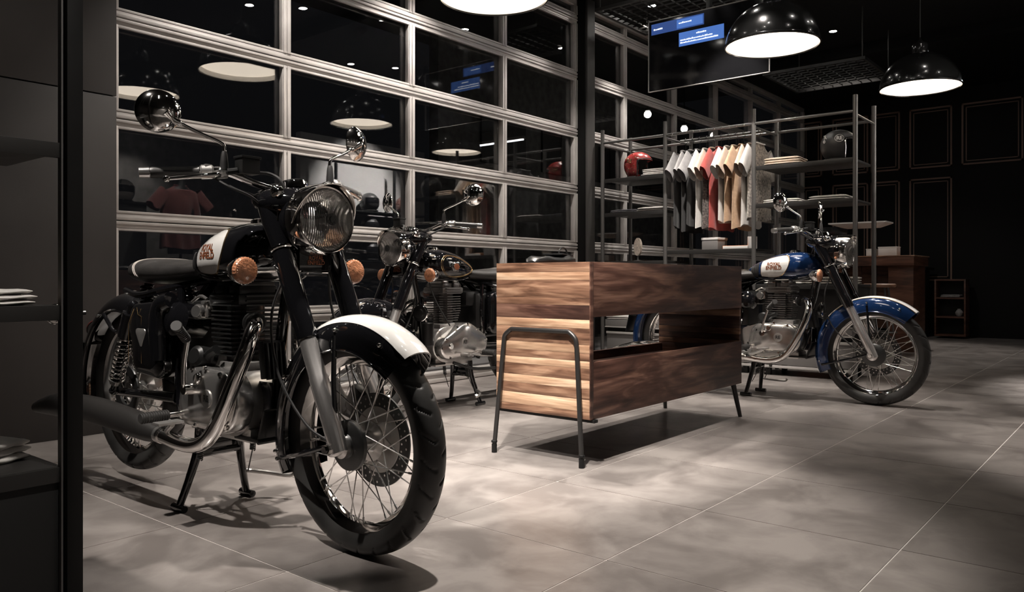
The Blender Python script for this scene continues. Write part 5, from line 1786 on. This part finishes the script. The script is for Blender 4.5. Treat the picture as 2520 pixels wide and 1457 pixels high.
# ------------------------------------------------------------------ wooden cash desk and the furniture by the far wall
dk = thing('cash_desk', 'dark reddish wood cash desk beyond the rack', 'desk', (9.85, 2.75, 0))
obj('desk_top', MB().box((0, 0, 1.010), (0.70, 1.30, 0.10), None, 0.005), 'wood_desk', dk)
obj('top_edge', MB().box((0, 0, 1.066), (0.72, 1.32, 0.014), None, 0.003), 'wood_brown', dk)
for y in (-0.50, 0.50):
    obj('pedestal', MB().box((0.0, y, 0.48), (0.56, 0.26, 0.96), None, 0.004), 'wood_desk', dk)
for k in range(4):
    obj('front_plank', MB().box((0.05, -0.255 + k * 0.17, 0.60), (0.03, 0.166, 0.72), None, 0.003), 'wood_desk', dk)
st = thing('bar_stool', 'round wooden bar stool with thin metal legs before the cash desk', 'stool', (9.1, 2.35, 0))
obj('seat', MB().lathe([(0.0, 0.72), (0.15, 0.72), (0.165, 0.73), (0.165, 0.752), (0.15, 0.76), (0.0, 0.756)], n=32), 'wood_brown', st)
for k in range(4):
    a = PI / 4 + k * PI / 2
    obj('leg', MB().cyl((0.10 * math.cos(a), 0.10 * math.sin(a), 0.72), (0.19 * math.cos(a), 0.19 * math.sin(a), 0.0), 0.010, n=10), 'rack_metal', st)
obj('foot_ring', MB().tube([(0.168 * math.cos(q), 0.168 * math.sin(q), 0.24) for q in [2 * PI * k / 28 for k in range(28)]], 0.007, 8, closed=True), 'rack_metal', st)
for i, (y, w, h, m, lab) in enumerate(((2.42, 0.20, 0.10, 'paper_white', 'white box at the right end of the cash desk'), (2.60, 0.10, 0.08, 'paper_white', 'white carton in the middle of the cash desk'), (2.93, 0.12, 0.11, 'cabinet_edge', 'pale card stand on the cash desk'))):
    o_ = obj('box', MB().box((0, 0, h / 2), (0.16, w, h), None, 0.004).box((0, 0, h), (0.165, w + 0.006, 0.012), None, 0.003), m, None, (9.78, y, 1.073))
    tag(o_, lab, 'box')
mo = thing('monitor', 'black till monitor on the cash desk', 'monitor', (10.05, 3.18, 1.073), PI)
obj('screen', MB().box((0, 0, 0.24), (0.03, 0.44, 0.28), None, 0.004), 'screen_black', mo)
obj('stand', MB().box((0, 0, 0.055), (0.03, 0.06, 0.11)).lathe([(0, 0), (0.09, 0), (0.09, 0.008), (0, 0.012)], n=24), 'rack_black', mo)
sp_ = thing('sign_board', 'white wedge-edged board on a dark post above the cash desk', 'board', (9.80, 2.72, 1.073))
obj('board', MB().rings([[(-0.16, -0.30, 0.40), (0.16, -0.30, 0.40), (0.16, 0.34, 0.40), (-0.16, 0.34, 0.40)], [(-0.16, -0.30, 0.385), (0.16, -0.30, 0.385), (0.16, 0.34, 0.385), (-0.16, 0.34, 0.385)], [(-0.08, -0.18, 0.335), (0.08, -0.18, 0.335), (0.08, 0.18, 0.335), (-0.08, 0.18, 0.335)]]), 'board_white', sp_)
obj('post', MB().cyl((0, 0.10, 0), (0, 0.10, 0.34), 0.012).lathe([(0.0, 0.0), (0.07, 0.0), (0.07, 0.008), (0.0, 0.012)], (0, 0.10, 0), n=24), 'rack_black', sp_)

# black side cabinet and the open wooden crate shelf at the far wall
scb = thing('side_cabinet', 'low black cabinet with a grey drawer line between desk and crate shelf', 'cabinet', (12.2, 2.78, 0))
obj('body', MB().box((0, 0, 0.47), (0.5, 0.46, 0.94), None, 0.004), 'matte_black', scb)
obj('top', MB().box((-0.01, 0, 0.955), (0.55, 0.58, 0.04), None, 0.004), 'rack_black', scb)
obj('drawer', MB().box((-0.256, 0, 0.80), (0.014, 0.40, 0.18), None, 0.002), 'shelf_black', scb)
obj('door', MB().box((-0.256, 0, 0.37), (0.014, 0.40, 0.62), None, 0.002), 'shelf_black', scb)
obj('divider_line', MB().box((-0.262, 0, 0.695), (0.008, 0.40, 0.014), None, 0.001), 'rack_metal', scb)
cs_ = thing('crate_shelf', 'small open wooden crate shelf standing against the dark wall', 'shelf', (12.30, 2.24, 0))
for y in (-0.18, 0.18):
    obj('side', MB().box((0, y, 0.42), (0.28, 0.022, 0.78), None, 0.002), 'wood_desk', cs_)
for z in (0.04, 0.29, 0.55, 0.80):
    obj('shelf', MB().box((0, 0, z), (0.28, 0.34, 0.022), None, 0.002), 'wood_desk', cs_)
obj('back', MB().box((0.135, 0, 0.42), (0.008, 0.34, 0.76)), 'matte_black', cs_)
folded('grey cloth folded in the top opening of the crate shelf', (12.28, 2.24, 0.562), 0, 'cloth_grey', (0.2, 0.24), 2, 0.018, None, 21)
vb = obj('vase', MB().lathe([(0.0, 0.0), (0.025, 0.0), (0.045, 0.03), (0.048, 0.055), (0.030, 0.085), (0.018, 0.095), (0.022, 0.105)], n=24), 'cloth_grey', None, (12.24, 2.14, 0.302))
tag(vb, 'small grey vase in the middle opening of the crate shelf', 'vase')

# ------------------------------------------------------------------ right of the frame, mirrored in the glass door
pt = struct(obj('wall_partition', MB().box((7.22, 0.24, 1.35), (2.2, 0.10, 2.7)), 'display_grey'), 'pale grey display partition')
hs_ = thing('helmet_shelf', 'black wall rack of helmets on the grey partition', 'shelf', (7.05, 0.29, 0))
for x in (-0.62, 0.38, 1.02):
    obj('post', MB().box((x, 0.32, 1.25), (0.03, 0.03, 2.5)), 'rack_black', hs_)
ZH = (1.72, 1.39, 1.06)
for z in ZH:
    obj('shelf', MB().box((0.2, 0.17, z - 0.01), (1.62, 0.30, 0.02), None, 0.002), 'rack_black', hs_)
hl_ = [('helmet_black', 'full'), ('helmet_brown', 'full')]
for r, z in enumerate(ZH):
    for c, x in enumerate((7.10, 7.74)):
        m, k = hl_[c]
        helmet(('black' if c == 0 else 'brown') + ' helmet on the ' + ('top', 'middle', 'bottom')[r] + ' shelf of the grey partition', (x, 0.47, z), PI / 2, m if r < 2 else 'helmet_black', k, 'helmets on the grey partition', 'letters' if (r, c) == (1, 0) else None)
sl = bpy.data.lights.new('spot', 'SPOT'); sl.energy = 1000; sl.spot_size = math.radians(60); sl.spot_blend = 0.8; sl.shadow_soft_size = 0.05; sl.color = (1, 0.95, 0.9)
pf = thing('added_spot', 'black spotlight added to brighten the grey partition', 'spotlight', (7.05, 1.6, CEIL))  # added spotlight, brightens the partition so its reflection shows
obj('stem', MB().cyl((0, 0, 0), (0, 0, -0.08), 0.012), 'shade_black', pf)
obj('can', MB().tube([(0, 0.05, -0.07), (0, -0.06, -0.16)], [0.04, 0.045], 20), 'shade_black', pf)
so_ = bpy.data.objects.new('spot', sl); COL.objects.link(so_); so_.parent = pf
so_.location = (0, -0.075, -0.172)
so_.rotation_euler = Vector((0, -1.25, -1.75)).to_track_quat('-Z', 'Y').to_euler()

mq = thing('mannequin', 'dark dress-form torso on a stand wearing the maroon t-shirt', 'mannequin', (4.67, 0.0, 0), 0.0)
R = []
for (z, w, d) in ((1.10, 0.15, 0.09), (1.25, 0.155, 0.095), (1.40, 0.15, 0.09), (1.60, 0.185, 0.10), (1.75, 0.19, 0.09), (1.84, 0.15, 0.07), (1.88, 0.06, 0.055), (1.97, 0.05, 0.05), (1.98, 0.01, 0.01)):
    R.append([(w * math.cos(q), d * math.sin(q), z) for q in [2 * PI * k / 28 for k in range(28)]])
obj('torso', MB().rings(R), 'satin_black', mq)
obj('stand', MB().cyl((0, 0, 0.01), (0, 0, 1.12), 0.016).lathe([(0, 0), (0.17, 0), (0.17, 0.012), (0.02, 0.03), (0, 0.03)], n=32), 'rack_black', mq)
tee('maroon t-shirt on the dress form, mirrored at the left of the glass', (4.67, 0.0, 1.885), 0.0, 'cloth_maroon', 'cloth_maroon', 0.72, None, 31, thick=4.2)
ps = thing('plinth', 'tall dark plinth under the white helmet', 'plinth', (4.20, -0.40, 0))
obj('body', MB().box((0, 0, 0.83), (0.36, 0.36, 1.66), None, 0.004), 'shelf_black', ps)
obj('cap', MB().box((0, 0, 1.675), (0.40, 0.40, 0.03), None, 0.004), 'rack_black', ps)
helmet('white helmet with dark visor on the tall plinth', (4.20, -0.40, 1.69), PI / 2 + 0.5, 'helmet_white', 'full', None, 'stripe')

# ------------------------------------------------------------------ street side, seen through the right-hand glazing
fs_o = struct(obj('wall_outside', MB().box((13.5, 9.0, 2.0), (9.0, 0.2, 6.0)), 'brick_grey'), 'dim building across the passage')
for k in range(4):
    wn = obj('window_frame', MB().box((10.6 + k * 1.7, 8.88, 3.3), (1.2, 0.04, 1.0)).box((10.6 + k * 1.7, 8.86, 3.3), (0.05, 0.06, 1.0)), 'column_grey', fs_o)
struct(obj('ground_outside', MB().box((6, 8.6, -0.06), (26, 8.0, 0.1)), 'column_grey'))
struct(obj('ceiling_outside', MB().box((10.0, 7.0, 4.80), (12.0, 5.0, 0.12)), 'column_grey'))
for k, (x, y, z) in enumerate(((11.6, 6.6, 3.55), (12.9, 6.6, 3.5), (14.1, 6.6, 3.55))):
    q = thing('bulkhead_lamp', 'glowing round lamp outside the right-hand glazing, ' + ('nearest the column', 'middle one of three', 'farthest from the column')[k], 'lamp', (x, y, z))
    obj('globe', MB().sphere((0, 0, 0), 0.06), 'street_glow', q)
    obj('cap', MB().lathe([(0.03, 0.05), (0.05, 0.06), (0.05, 0.10), (0.0, 0.10)], n=16).cyl((0, 0, 0.10), (0, 0, 1.2), 0.01), 'rack_black', q)
